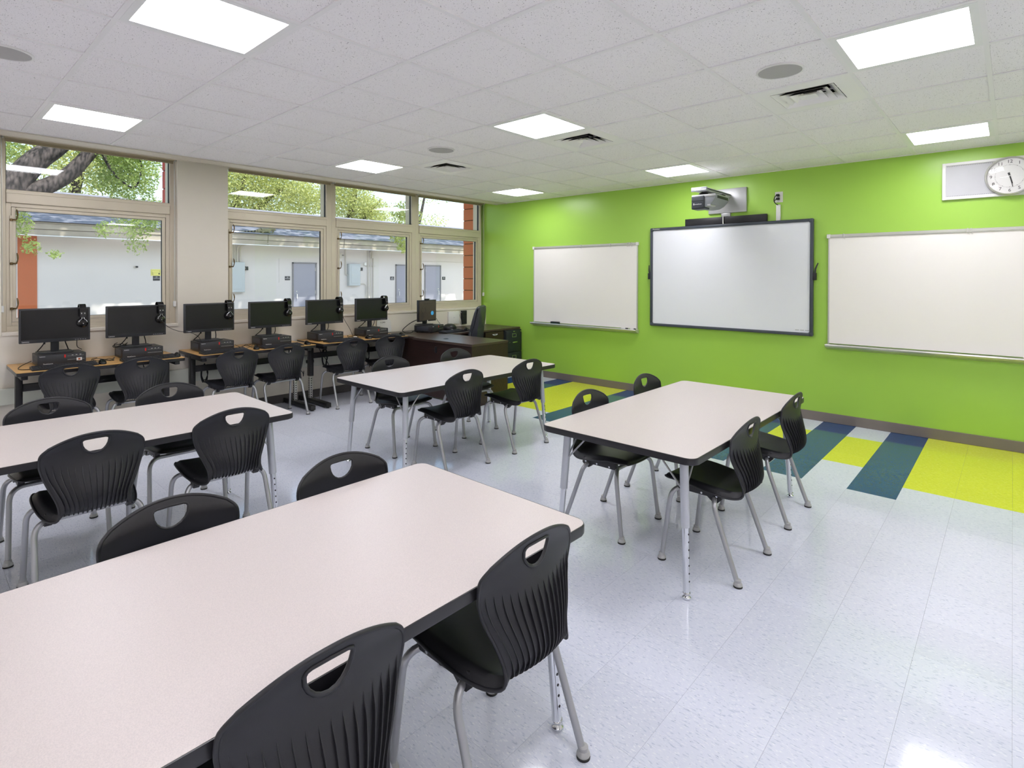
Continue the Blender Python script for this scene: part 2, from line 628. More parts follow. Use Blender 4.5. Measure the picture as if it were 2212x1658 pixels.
# floor: slab, then vinyl tiles one by one
floor = struct('floor', MB().box(-0.70, RY, -0.15, RX, 0.0, -0.0032), m_screed)
T = 0.3048
X0, Y0 = 4.737, -1.994
def kindof(i, j):
    """i: feet along x from X0, j: rows towards the green wall from Y0"""
    if j < 0 or i < -14 or i > 8: return 'p'
    if i in (-14, -12, -8, -6, -2, 0, 2, 6, 8): return 'n'
    if i in (-11, -10, -9, -5, -4, -3, 3, 4, 5): return 'y' if j >= 1 else 'p'
    return 'y' if 2 <= j <= 4 else 'p'
cand = []
cw = M.inverted()
F = 1189.67
def to_px(p):
    q = cw @ Vector(p)
    if q.z > -0.05: return None
    return (1128.29 + F * q.x / -q.z, 606.8 - F * q.y / -q.z)
def hidden(x, y):
    """floor under the two front tables cannot be seen from the doorway side"""
    return False
for i in range(-18, 13):
    for j in range(-24, 7):
        x0, x1 = X0 + i * T, X0 + (i + 1) * T
        y0, y1 = Y0 + j * T, min(Y0 + (j + 1) * T, 0.0)
        x0 = max(x0, -0.46); x1 = min(x1, RX)
        if x1 - x0 < 0.02 or y1 - y0 < 0.02: continue
        full = abs(x1 - x0 - T) < 1e-4 and abs(y1 - y0 - T) < 1e-4
        c = ((x0 + x1) / 2, (y0 + y1) / 2, 0)
        p = to_px(c)
        area = 0
        if p and -60 < p[0] < 2272 and 0 < p[1] < 1718:
            d = (Vector(c) - M.translation).length
            area = 1.55 / d ** 3
            # tiles lying wholly behind the foreground table top are not seen
            for (tx0, tx1, ty0, ty1) in ((4.23, 5.14, -6.87, -5.04), (4.26, 5.17, -4.18, -2.36), (1.97, 2.88, -6.82, -4.99), (2.02, 2.93, -4.2, -2.38)):
                vis = False
                for cx_, cy_ in ((x0, y0), (x1, y0), (x0, y1), (x1, y1)):
                    k = (0.7 - 1.555) / (0 - 1.555)
                    hx = 6.252 + (cx_ - 6.252) * k
                    hy = -6.604 + (cy_ + 6.604) * k
                    if not (tx0 < hx < tx1 and ty0 < hy < ty1): vis = True
                if not vis: area = 0
        cand.append((area, kindof(i, j), full, x0, x1, y0, y1, (i + j) % 2))
cand.sort(key=lambda q: -q[0])
g = 0.0003
FM = {'p0': m_floor_a, 'p1': m_floor_b, 'n': m_floor_n, 'y': m_floor_y}
def tile_me(key):
    return MB().box(-T / 2 + g, -T / 2 + g, -0.0032, T / 2 - g, T / 2 - g, 0.0).mesh('floor_tile', FM[key], False)
tmesh = {k: tile_me(k) for k in FM}
rest = {k: MB() for k in FM}
for n_, (area, kd, full, x0, x1, y0, y1, par) in enumerate(cand):
    key = kd if kd != 'p' else 'p%d' % par
    if n_ < 300 and area > 0:
        if full:
            o = link('floor_tile', tmesh[key], floor)
            o.location = ((x0 + x1) / 2, (y0 + y1) / 2, 0)
        else:
            o = MB().box(x0 + g, y0 + g, -0.0032, x1 - g, y1 - g, 0).build('floor_tile', FM[key], floor, False)
    else:
        rest[key].box(x0 + g, y0 + g, -0.0032, x1 - g, y1 - g, 0)
bm_all = MB()
for mi, k in enumerate(FM):
    me = rest[k].mesh('tmp', FM[k], False)
    b2 = bmesh.new(); b2.from_mesh(me)
    bm_all.mi = mi
    vs = [v.co.copy() for v in b2.verts]
    b2.verts.index_update()
    bm_all._add(vs, [[v.index for v in f.verts] for f in b2.faces])
    b2.free(); bpy.data.meshes.remove(me)
o = bm_all.build('distant_floor_tiles', list(FM.values()), floor, False)
o['kind'] = 'stuff'

# walls
struct('wall_back', MB().box(-0.70, 0.0, -0.15, RX + 0.15, 0.15, H + 0.3), m_green)
struct('wall_right', MB().box(RX, RY, -0.15, RX + 0.15, 0.0, H + 0.3), m_beige)
struct('wall_front', MB().box(-0.70, RY - 0.15, -0.15, RX + 0.15, RY, H + 0.3), m_beige)
ZS = 1.045       # sill
HW = H + 0.14    # window head, up inside the shade pocket
WIN = [(-6.03, -4.645), (-4.135, -2.807), (-2.807, -1.42), (-1.42, -0.03)]
mb = MB()
mb.box(-0.70, RY, -0.15, XW, 0.0, ZS - 0.03)
struct('wall_left', mb, m_offwhite)
struct('wall_left', MB().box(-0.70, RY, ZS - 0.03, XW, WIN[0][0], HW), m_offwhite)
struct('wall_left', MB().box(-0.70, WIN[0][1], ZS - 0.03, XW, WIN[1][0], HW), m_offwhite)
struct('wall_left', MB().box(-0.70, RY, HW, XW, 0.0, H + 0.3), m_offwhite)
struct('trim_1', MB().box(-0.70, WIN[1][0], ZS - 0.03, XW + 0.012, -0.002, ZS, 0.004), m_offwhite)
struct('trim_2', MB().box(-0.70, WIN[0][0], ZS - 0.03, XW + 0.012, WIN[0][1], ZS, 0.004), m_offwhite)
struct('trim_3', MB().box(XW, RY, 0.405, XW + 0.055, -0.03, 0.55, 0.006), m_raceway)
struct('trim_4', MB().box(-0.20, RY, H - 0.004, 0.035, -0.001, H + 0.012).box(0.02, RY, H - 0.012, 0.035, -0.001, H).box(-0.20, RY, H - 0.010, -0.188, -0.001, H + 0.02), m_soffit)
struct('trim_7', MB().box(XW, RY, HW, 0.035, -0.001, H + 0.16).box(0.02, RY, H + .012, 0.035, -0.001, HW), m_soffit)
struct('baseboard_back', MB().box(0.2, -0.013, 0.0, RX, 0.0, 0.10, 0.004), m_cove)
struct('baseboard_left', MB().box(XW, RY, 0.0, XW + 0.013, -2.12, 0.10, 0.004), m_cove2)

# ceiling: slab, lay-in tiles one by one, tee bars
ceiling = struct('ceiling', MB().box(0.03, RY, H + 0.16, RX, 0.0, H + 0.3), m_plenum)
G = 0.6096
gx = [0.655 - G + G * i for i in range(0, 15)]
gy = [-2.8916 + G * j for j in range(-10, 5)]
gxb = [x for x in gx if x < RX]
gyb = [y for y in gy if y > RY]
LIGHTS = [(px, py) for px in (0, 4, 8, 12) for py in (3, -1, -5, -9)]     # column index from x=.655, row index
VENTS = [(1, 0), (4, 0), (7, 0)]
SPKS = [(2, -1), (7, -1), (2, -6)]
ctile_me = MB().box(-G / 2 + 0.004, -G / 2 + 0.004, 0.004, G / 2 - 0.004, G / 2 - 0.004, 0.02, 0.003, 1).mesh('ceiling_tile', m_ctile, False)
for i in range(-1, 14):
    for j in range(-10, 5):
        x0 = 0.655 + G * i; x1 = x0 + G
        y0 = -2.8916 + G * j; y1 = y0 + G
        if x0 > RX - 0.05 or y1 < RY + 0.05: continue
        if (i, j) in LIGHTS or (i, j) in VENTS: continue
        cx_, cy_ = (x0 + x1) / 2, (y0 + y1) / 2
        if x1 <= RX and y1 <= 0 and y0 >= RY:
            o = link('ceiling_tile', ctile_me, ceiling)
            o.location = (cx_, cy_, H + rnd.uniform(-0.001, 0.001))
        else:
            MB().box(x0 + 0.004, max(y0, RY) + 0.004, H + 0.004, min(x1, RX) - 0.004, min(y1, 0) - 0.002, H + 0.02).build('ceiling_tile', m_ctile, ceiling, False)
tw = 0.012
for x in gxb:
    MB().box(x - tw, RY, H - 0.0025, x + tw, 0, H + 0.004).build('main_tee', m_tee, ceiling, False)
for y in gyb:
    MB().box(0.04, y - tw, H - 0.002, RX, y + tw, H + 0.0042).build('cross_tee', m_tee, ceiling, False)
MB().box(0.035, -0.022, H - 0.002, RX, 0, H + 0.004).build('wall_angle', m_tee, ceiling, False)

# ------------------------------------------------------------------ CEILING FIXTURES
LNAMES = {(0, 3): 'far left ceiling light panel, nearest the corner of green wall and windows',
          (4, 3): 'ceiling light panel above the projector, close to the green wall',
          (8, 3): 'ceiling light panel above the clock, close to the green wall',
          (0, -1): 'ceiling light panel in front of the middle windows',
          (4, -1): 'square ceiling light panel in the middle of the ceiling, beside a vent',
          (8, -1): 'large ceiling light panel at upper right, ahead of the square vent',
          (0, -5): 'ceiling light panel at left, above the single leftmost window',
          (4, -5): 'large ceiling light panel at upper left, cut by the top of the frame'}
def ceiling_light(i, j):
    cx_, cy_ = 0.655 + G * (i + .5), -2.8916 + G * (j + .5)
    lab = LNAMES.get((i, j), 'ceiling light panel out of view behind or beside the camera')
    t = thing('ceiling_light', lab, 'light', (cx_, cy_, H), 0, 'square ceiling light panels')
    if 'frame' not in KIDS:
        f = MB()
        a, b = G / 2 - 0.012, G / 2 - 0.045
        for s in (-1, 1):
            f.box(s * a, -a, -0.003, s * b, a, 0.03)
            f.box(-b, s * a, -0.003, b, s * b, 0.03)
        KIDS['frame'] = f.mesh('frame', m_lframe, False)
        KIDS['diff'] = MB().box(-b, -b, 0.008, b, b, 0.014).mesh('diffuser', m_lamp, False)
        KIDS['hous'] = MB().box(-a, -a, 0.03, a, a, 0.09).mesh('housing', m_lframe, False)
    link('frame', KIDS['frame'], t)
    link('diffuser', KIDS['diff'], t)
    link('housing', KIDS['hous'], t)
for k in LIGHTS:
    if 0.655 + G * (k[0] + 1) < RX and -2.8916 + G * k[1] > RY: ceiling_light(*k)

def vent(i, j, lab):
    t = thing('ceiling_vent', lab, 'vent', (0.655 + G * (i + .5), -2.8916 + G * (j + .5), H), 0, 'square air vents in the ceiling')
    a = G / 2 - 0.010
    b = 0.19
    f = MB()
    for s in (-1, 1):
        f.box(s * a, -a, -0.001, s * b, a, 0.006)
        f.box(-b, s * a, -0.001, b, s * b, 0.006)
    f.build('face_panel', m_vent, t, False)
    MB().box(-b - .01, -b - .01, 0.10, b + .01, b + .01, 0.11).build('duct_opening', m_dark, t, False)
    w_ = MB()
    for s in (-1, 1):
        w_.box(s * b, -b, 0.006, s * (b + .01), b, 0.1)
        w_.box(-b, s * b, 0.006, b, s * (b + .01), 0.1)
    w_.build('collar', m_dark, t, False)
    for k, (ro, ri) in enumerate(((0.187, 0.130), (0.142, 0.086), (0.097, 0.042), (0.052, 0.0))):
        c = MB()
        zo, zi = -0.002, 0.036
        if ri == 0: zi = 0.02
        q = [(-1, -1), (1, -1), (1, 1), (-1, 1)]
        # louvre cone: outer edge high, inner edge low
        for m_ in range(4):
            (ax, ay), (bx, by) = q[m_], q[(m_ + 1) % 4]
            if ri > 0:
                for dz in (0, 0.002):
                    c.mi = 1 if dz else 0  # upper faces coloured dark to stand in for shade between the blades
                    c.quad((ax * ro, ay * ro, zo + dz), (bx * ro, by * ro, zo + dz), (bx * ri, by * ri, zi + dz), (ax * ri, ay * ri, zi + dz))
            else:
                c._add([Vector((ax * ro, ay * ro, -0.002)), Vector((bx * ro, by * ro, -0.002)), Vector((0, 0, 0.012))], [(0, 1, 2)])
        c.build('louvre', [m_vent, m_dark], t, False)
    br = MB()
    for s in (-1, 1):
        br.box(s * 0.05, -0.004, 0.02, s * 0.17, 0.004, 0.03)
        br.box(-0.004, s * 0.05, 0.02, 0.004, s * 0.17, 0.03)
    br.build('bracket', m_vent, t, False)
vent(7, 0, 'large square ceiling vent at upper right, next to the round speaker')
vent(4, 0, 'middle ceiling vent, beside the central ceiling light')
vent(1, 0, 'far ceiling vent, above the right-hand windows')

def ceil_speaker(i, j, lab):
    t = thing('ceiling_speaker', lab, 'speaker', (0.655 + G * (i + .5), -2.8916 + G * (j + .5), H), 0, 'round ceiling speakers')
    MB().lathe([(0.128, 0.004), (0.128, -0.004), (0.118, -0.006), (0.117, 0.004)], n=36).build('rim', m_white, t)
    MB().lathe([(0.117, 0.003), (0.117, -0.003), (0.06, -0.005), (0.001, -0.0055)], n=36).build('grille', m_grille, t)
ceil_speaker(7, -1, 'round grey ceiling speaker next to the large square vent')
ceil_speaker(2, -1, 'small far round ceiling speaker near the middle vents')
ceil_speaker(2, -6, 'round ceiling speaker at the left edge of the picture')

# ------------------------------------------------------------------ WINDOWS
def fr(mb, x0, x1, y0, y1, z0, z1, w_, r=0.002):
    """rectangular frame of member width w_ in the y-z plane"""
    mb.box(x0, y0, z0, x1, y0 + w_, z1, r, 1)
    mb.box(x0, y1 - w_, z0, x1, y1, z1, r, 1)
    mb.box(x0, y0 + w_, z0, x1, y1 - w_, z0 + w_, r, 1)
    mb.box(x0, y0 + w_, z1 - w_, x1, y1 - w_, z1, r, 1)
for k, (y0, y1) in enumerate(WIN):
    wn = thing('window_%d' % (k + 1), None, None)
    wn['kind'] = 'structure'
    ml = (0.04, 0.015, 0.06, 0.06)[k]
    mr = 0.075 if k in (1, 2) else 0.05
    a, b = y0 + ml, y1 - mr
    f = MB()
    f.box(-0.70, y0, ZS, -0.54, a, HW, 0.003, 1)
    f.box(-0.70, b, ZS, -0.54, y1, HW, 0.003, 1)
    f.box(-0.64, a, ZS, -0.545, b, ZS + 0.05, 0.003, 1)
    f.box(-0.64, a, HW - 0.04, -0.545, b, HW, 0.003, 1)
    f.box(-0.65, a, 2.215, -0.525, b, 2.335, 0.004, 1)      # transom bar
    f.box(-0.62, a - 0.001, 2.30, -0.518, b + 0.001, 2.318, 0.002, 1)
    f.build('frame', m_alu, wn, False)
    f = MB()
    fr(f, -0.60, -0.548, a, b, ZS + 0.05, 2.215, 0.035)
    f.build('casing', m_alu, wn, False)
    s = MB()
    fr(s, -0.605, -0.556, a + 0.038, b - 0.038, ZS + 0.088, 2.178, 0.03)
    so = s.build('sash', m_alu, wn, False)
    gk = MB()
    ga, gb, gz0, gz1 = a + 0.066, b - 0.066, ZS + 0.116, 2.150
    fr(gk, -0.595, -0.565, ga - .002, gb + .002, gz0 - .002, gz1 + .002, 0.006, 0)
    fr(gk, -0.595, -0.565, a - .001, b + .001, 2.334, HW - 0.035, 0.006, 0)
    gk.build('gasket', m_alu_d, wn, False)
    MB().box(-0.583, ga, gz0, -0.577, gb, gz1).build('pane', m_glass, wn, False)
    MB().box(-0.583, a, 2.334, -0.577, b, HW - 0.035).build('pane', m_glass, wn, False)
    # three cam latches on a rod at the left of the sash
    ya = a + 0.036
    MB().box(-0.546, ya - 0.012, 1.24, -0.535, ya + 0.004, 2.10, 0.002, 1).build('latch_rod', m_alu, wn)
    for z in (1.255, 1.665, 2.062):
        l = MB()
        l.box(-0.556, ya - 0.012, z - 0.014, -0.526, ya + 0.010, z + 0.010, 0.004, 1)
        l.box(-0.545, ya + .008, z - .007, -0.528, ya + .034, z + .006, 0.003, 1)
        lo = l.build('latch', m_brass, wn)
        MB().tube(spline([(-0.533, ya + 0.032, z - 0.004), (-0.526, ya + 0.040, z + 0.03), (-0.528, ya + 0.041, z + 0.065), (-0.535, ya + 0.036, z + 0.095)], 4), [0.005] * 6 + [0.007] * 4 + [0.006, 0.005, 0.003], 8).build('lever', m_brass, lo)

# roller shades, rolled up under the soffit
def shade(y0, y1, lab, chain_y):
    t = thing('roller_shade', lab, 'shade', (-0.495, (y0 + y1) / 2, H + 0.085), 0, 'rolled up window shades')
    hw = (y1 - y0) / 2
    MB().cyl((0, -hw + .015, -0.030), (0, hw - .015, -0.030), 0.026, 20).build('roll', m_shade, t)
    MB().box(-0.024, -hw + .02, -0.075, -0.019, hw - .02, -0.03).build('fabric', m_shade, t, False)
    MB().box(-0.028, -hw + .02, -0.083, -0.015, hw - .02, -0.071, 0.003, 1).build('hem_bar', m_shade, t)
    for s in (-1, 1):
        MB().box(-0.03, s * hw, -0.06, 0.03, s * (hw - .012), 0.0, 0.003, 1).build('end_bracket', m_trim, t)
    for chy in chain_y:
        cy_ = chy - (y0 + y1) / 2
        c = MB()
        for dx in (-0.008, 0.012):
            c.tube([(dx, cy_, -0.03), (dx, cy_ + .002, -0.8), (dx, cy_, -1.57)], 0.0022, 6)
        ch = c.build('bead_chain', m_trim, t)
        MB().box(-0.014, cy_ - .012, -1.62, 0.018, cy_ + .012, -1.56, 0.004, 1).build('chain_tensioner', m_white, t)
shade(-6.02, -4.65, 'rolled shade above the leftmost window', (-6.022, -4.665))
shade(-4.13, -2.815, 'rolled shade above the window right of the pillar', ())
shade(-2.80, -1.425, 'rolled shade above the middle one of the three joined windows', ())
shade(-1.415, -0.02, 'rolled shade above the window beside the green wall', (-0.03,))

# ------------------------------------------------------------------ GREEN WALL: boards, projector, clock
def whiteboard(x0, x1, z0, z1, lab, clips, stuff_right):
    t = thing('whiteboard', lab, 'whiteboard', ((x0 + x1) / 2, 0, (z0 + z1) / 2), 0, 'aluminium framed whiteboards on the green wall')
    w2, h2 = (x1 - x0) / 2, (z1 - z0) / 2
    MB().box(-w2 + .012, -0.016, -h2 + .02, w2 - .012, -0.002, h2 - .03).build('writing_surface', m_board, t, False)
    for s in (-1, 1):
        MB().box(s * w2, -0.020, -h2, s * (w2 - .014), -0.001, h2 - .02, 0.002, 1).build('side_rail', m_trim, t)
    r = MB()
    r.box(-w2 - .008, -0.026, h2 - .036, w2 + .008, -0.001, h2, 0.003, 1)
    r.box(-w2 - .006, -0.030, h2 - .028, w2 + .006, -0.024, h2 - .012, 0.002, 1)
    mr = r.build('map_rail', m_trim, t)
    for s in (-1, 1):
        MB().box(s * (w2 + .012), -0.034, h2 - .040, s * (w2 - .022), -0.001, h2 + .003, 0.003, 1).build('end_cap', m_white, mr)
    tr = MB()
    tr.prism([(-0.001, -h2 + .012), (-0.085, -h2 + .006), (-0.088, -h2 + .014), (-0.092, -h2 + .002), (-0.075, -h2 - .016), (-0.001, -h2 - .045)], -w2 - .012, w2 + .012, 'x')
    tr.build('marker_tray', m_trim, t, False)
    for x in clips:
        c = MB()
        c.box(x - .006, -0.040, h2 - .034, x + .006, -0.028, h2 + .004, 0.002, 1)
        c.tube(arc_pts((x - .012, -0.036, h2 - .02), (x, -0.065, h2 - .05), (x + .014, -0.038, h2 - .052)), 0.0022, 6)
        c.build('map_hook', m_trim, t)
    return t
whiteboard(0.622, 2.470, 0.835, 2.022, 'smaller whiteboard nearest the window corner', [-0.0, 0.5, 0.775, 0.80, 0.84], True)
whiteboard(4.772, 7.21, 0.832, 2.012, 'wide whiteboard on the right, cut by the edge of the picture', [-1.07, -0.055, -0.03], False)

def marker(x, m, lab, L=0.055):
    t = thing('marker', lab, 'marker', (x, -0.068, 0.8535), 0, 'markers lying on the whiteboard trays')
    MB().cyl((-L, 0, 0), (L * .35, 0, 0), 0.0085, 10).build('barrel', m_white, t)
    MB().cyl((L * .35, 0, 0), (L, 0, 0), 0.0095, 10).build('cap', m, t)
t = thing('eraser', 'dark whiteboard eraser on the left end of the small whiteboard tray', 'eraser', (1.085, -0.055, 0.844))
MB().box(-0.075, -0.025, 0.0, 0.075, 0.025, 0.018, 0.004).build('felt', m_eraser, t)
MB().box(-0.075, -0.025, 0.018, 0.075, 0.025, 0.034, 0.006).build('back', m_plastic, t)
marker(2.30, m_ink, 'white marker on the small whiteboard tray, left one of the pair', 0.05)
marker(2.43, m_ink, 'marker at the right end of the small whiteboard tray', 0.04)
marker(6.38, m_ink, 'marker on the wide whiteboard tray at the picture edge')

# interactive board
t = thing('interactive_whiteboard', 'large interactive whiteboard with dark grey frame below the projector', 'whiteboard', (3.655, 0, 1.555))
w2, h2 = 0.98, 0.64
MB().box(-w2 + .02, -0.040, -h2 + .02, w2 - .02, -0.012, h2 - .02).build('writing_surface', m_board2, t, False)
for s in (-1, 1):
    MB().box(s * w2, -0.058, -h2 + .03, s * (w2 - .034), -0.010, h2 - .03, 0.008).build('side_frame', m_slate, t)
    MB().box(-w2 + .03, -0.058, s * h2, w2 - .03, -0.010, s * (h2 - .034), 0.008).build('rail_frame', m_slate, t)
    for q in (-1, 1):
        MB().box(s * (w2 + .002), -0.060, q * (h2 + .002), s * (w2 - .045), -0.008, q * (h2 - .045), 0.014, 3).build('corner_cap', m_slate, t)
    ph = MB()
    ph.box(s * (w2 - .004), -0.060, -0.03, s * (w2 + .030), -0.016, 0.05, 0.004)
    po = ph.build('pen_holder', m_plastic, t)
    MB().tube([(s * (w2 + .014), -0.038, 0.03), (s * (w2 + .020), -0.042, 0.09), (s * (w2 + .046 if s > 0 else w2 + .018), -0.044, 0.155)], [0.010, 0.009, 0.006], 10).build('pen', m_plastic2, po)
text('logo', 'Promethean', 0.020, (-w2 + .09, -0.0585, h2 - .016), FACE_Y, m_print, t)
for k in range(3):
    MB().box(0.80 + k * .05, -0.0405, -0.585, 0.84 + k * .05, -0.0402, -0.577).build('touch_icon', m_silver, t, False)

# speaker bar behind the board top
t = thing('speaker_bar', 'long black speaker bar standing above the interactive whiteboard', 'speaker', (3.65, 0, 2.235))
for s in (-1, 1):
    MB().box(s * 0.004, -0.038, -0.038, s * 0.495, -0.002, 0.048 , 0.003).build('speaker_half', m_plastic, t)

# projector
t = thing('projector', 'grey ultra short throw projector hanging from its wall arm', 'projector', (3.68, 0, 2.45))
MB().box(-0.225, -0.034, -0.125, 0.232, -0.001, 0.165, 0.005).build('wall_plate', m_silver, t)
arm = MB()
arm.box(-0.115, -0.742, 0.062, 0.058, -0.05, 0.096, 0.012, 3)
arm.box(-0.03, -0.74, 0.052, 0.058, -0.035, 0.094, 0.012, 3)
ao = arm.build('boom_arm', m_silver, t)
MB().box(-0.120, -0.752, 0.052, 0.060, -0.735, 0.100, 0.006).build('end_cap', m_proj, ao)
text('logo', 'Promethean', 0.034, (-0.030, -0.7525, 0.076), FACE_Y, m_print, ao, bold=0.0008)
mt = MB()
mt.lathe([(0.045, 0.03), (0.05, 0.045), (0.03, 0.056)], (-0.03, -0.62, 0), 16)
mt.cyl((-0.03, -0.62, 0.015), (-0.03, -0.62, 0.06), 0.018, 12)
mt.box(-0.075, -0.68, 0.018, 0.015, -0.56, 0.03, 0.003)
for s in (-0.10, 0.14):
    mt.box(s - .012, -0.55, 0.012, s + .012, -0.45, 0.03, 0.003)
mt.build('mount', m_plastic2, t)
pb = MB()
# body: flat top, belly curving up to the rear right
prof = [(-0.115, 0.014), (0.155, 0.014), (0.158, -0.012), (0.15, -0.03), (0.135, -0.055), (0.10, -0.092), (0.05, -0.118), (-0.03, -0.125), (-0.10, -0.118), (-0.115, -0.06)]
pb.prism(prof, -0.735, -0.36, 'y', 0.006, 2)
body = pb.build('body', m_proj, t)
MB().box(-0.117, -0.742, -0.012, 0.157, -0.352, 0.016, 0.006).build('top_cover', m_silver, body)
hood = MB()
hood.box(-0.117, -0.752, -0.142, 0.032, -0.60, 0.006, 0.012, 3)
ho = hood.build('mirror_hood', m_proj_d, t)
MB().box(-0.112, -0.7535, -0.052, 0.025, -0.751, -0.047).build('seam', m_dark, ho, False)
text('logo', 'Promethean', 0.020, (-0.045, -0.7525, -0.088), FACE_Y, m_print, ho)
MB().tube(arc_pts((-0.088, -0.7525, -0.074), (-0.075, -0.7525, -0.088), (-0.088, -0.7525, -0.10)), 0.0018, 6).build('logo_mark', m_print, ho)
MB().box(0.06, -0.7365, -0.112, 0.10, -0.60, -0.095, 0.003).build('label_plate', m_silver, body)
MB().box(0.1585, -0.70, -0.03, 0.1600, -0.40, 0.0).build('vent_panel', m_plastic2, body, False)
cv = MB()
cv.box(-0.066, -0.034, -0.165, 0.043, -0.001, -0.126, 0.003)
cv.build('cable_cover', m_silver, t)
MB().tube(spline([(-0.038, -0.044, -0.160), (-0.037, -0.048, -0.20), (-0.034, -0.052, -0.255)], 4), 0.006, 8).build('cable', m_white, t)

# outlet with plugs, raceway
t = thing('wall_outlet', 'white wall outlet with two black plugs right of the projector', 'outlet', (4.266, 0, 2.463))
MB().box(-0.042, -0.008, -0.060, 0.042, -0.001, 0.060, 0.003).build('cover_plate', m_white, t)
for z in (0.02, -0.02):
    MB().cyl((0.0, -0.0085, z), (0.0, -0.0079, z), 0.016, 14).build('socket', m_white, t)
c = thing('power_cord', 'two short black cords plugged into the outlet above the board', 'cord', (4.266, -0.012, 2.463))
for z in (0.02, -0.02):
    MB().box(-0.022, -0.034, z - 0.014, 0.012, 0.0, z + 0.012, 0.005).build('plug', m_rubber, c)
    MB().tube(spline([(-0.02, -0.02, z), (-0.036, -0.022, z - 0.02), (-0.045, -0.02, -0.04), (-0.030, -0.015, -0.072), (-0.006, -0.01, -0.090)], 5), 0.0045, 8).build('cord', m_rubber, c)
tag(MB().box(4.240, -0.020, 2.185, 4.286, -0.0, 2.376, 0.003).build('cable_raceway', m_white), 'white vertical cable channel from the outlet down to the board', 'cable channel')

# clock on its speaker panel
t = thing('wall_speaker', 'grey mesh wall speaker in white frame behind the clock', 'speaker', (6.225, 0, 2.463))
MB().box(-0.460, -0.020, -0.150, 0.460, -0.004, 0.150).build('mesh', m_panelgrey, t, False)
f = MB()
for s in (-1, 1):
    f.box(s * 0.482, -0.032, -0.173, s * 0.455, -0.001, 0.173, 0.003)
    f.box(-0.456, -0.032, s * 0.173, 0.456, -0.001, s * 0.146, 0.003)
f.build('frame', m_white, t)
dots = MB()
for k in range(70):
    x = -0.445 + 0.0129 * k
    for z in (-0.139, 0.139):
        dots.box(x, -0.0206, z - .0015, x + .005, -0.0200, z + .0015)
d = dots.build('perforation', m_dark, t, False); d['kind'] = 'stuff'
t = thing('wall_clock', 'round white wall clock showing about five twenty-eight', 'clock', (6.225, -0.033, 2.463))
MB().lathe([(0.150, -0.001), (0.166, -0.003), (0.173, -0.018), (0.170, -0.036), (0.160, -0.043), (0.156, -0.034), (0.156, -0.010)], n=64, axis='y').build('bezel', m_trim, t)
MB().lathe([(0.157, -0.006), (0.157, -0.018), (0.001, -0.018)], n=64, axis='y').build('dial', m_white, t)
for h in range(1, 13):
    a = PI / 2 - h * PI / 6
    text('numeral', str(h), 0.040, (0.128 * math.cos(a), -0.0190, 0.128 * math.sin(a)), FACE_Y, m_ink, t)
tk = MB()
for k in range(60):
    a = k * PI / 30
    r0, wd = (0.099, 0.0022) if k % 5 == 0 else (0.100, 0.0009)
    ca, sa = math.cos(a), math.sin(a)
    Mx = Matrix.Translation((r0 * ca, -0.019, r0 * sa)) @ Matrix.Rotation(-a, 4, 'Y')
    tk.box(-0.0025, -0.0005, -wd, 0.0025, 0.0005, wd, M=Mx)
tk.build('minute_marks', m_ink, t, False)
def hand(name, ang, L, tail, wd, y):
    a = PI / 2 - ang
    h = MB()
    h.prism([(-tail, -wd * 1.5), (-tail, wd * 1.5), (0, wd), (L, wd * .45), (L, -wd * .45), (0, -wd)], y - .0006, y + .0006, 'y')
    h.xform(Matrix.Rotation(-a, 4, 'Y'))
    h.build(name, m_ink, t, False)
hand('hour_hand', (5 + 28 / 60) * PI / 6, 0.072, 0.028, 0.0055, -0.0215)
hand('minute_hand', 28 * PI / 30, 0.103, 0.030, 0.0042, -0.0235)
MB().cyl((0, -0.019, 0), (0, -0.026, 0), 0.005, 12).build('centre_pin', m_trim, t)
gl = MB().lathe([(0.156, -0.032), (0.12, -0.044), (0.07, -0.051), (0.001, -0.054)], n=64, axis='y').build('glass_dome', m_dome, t)

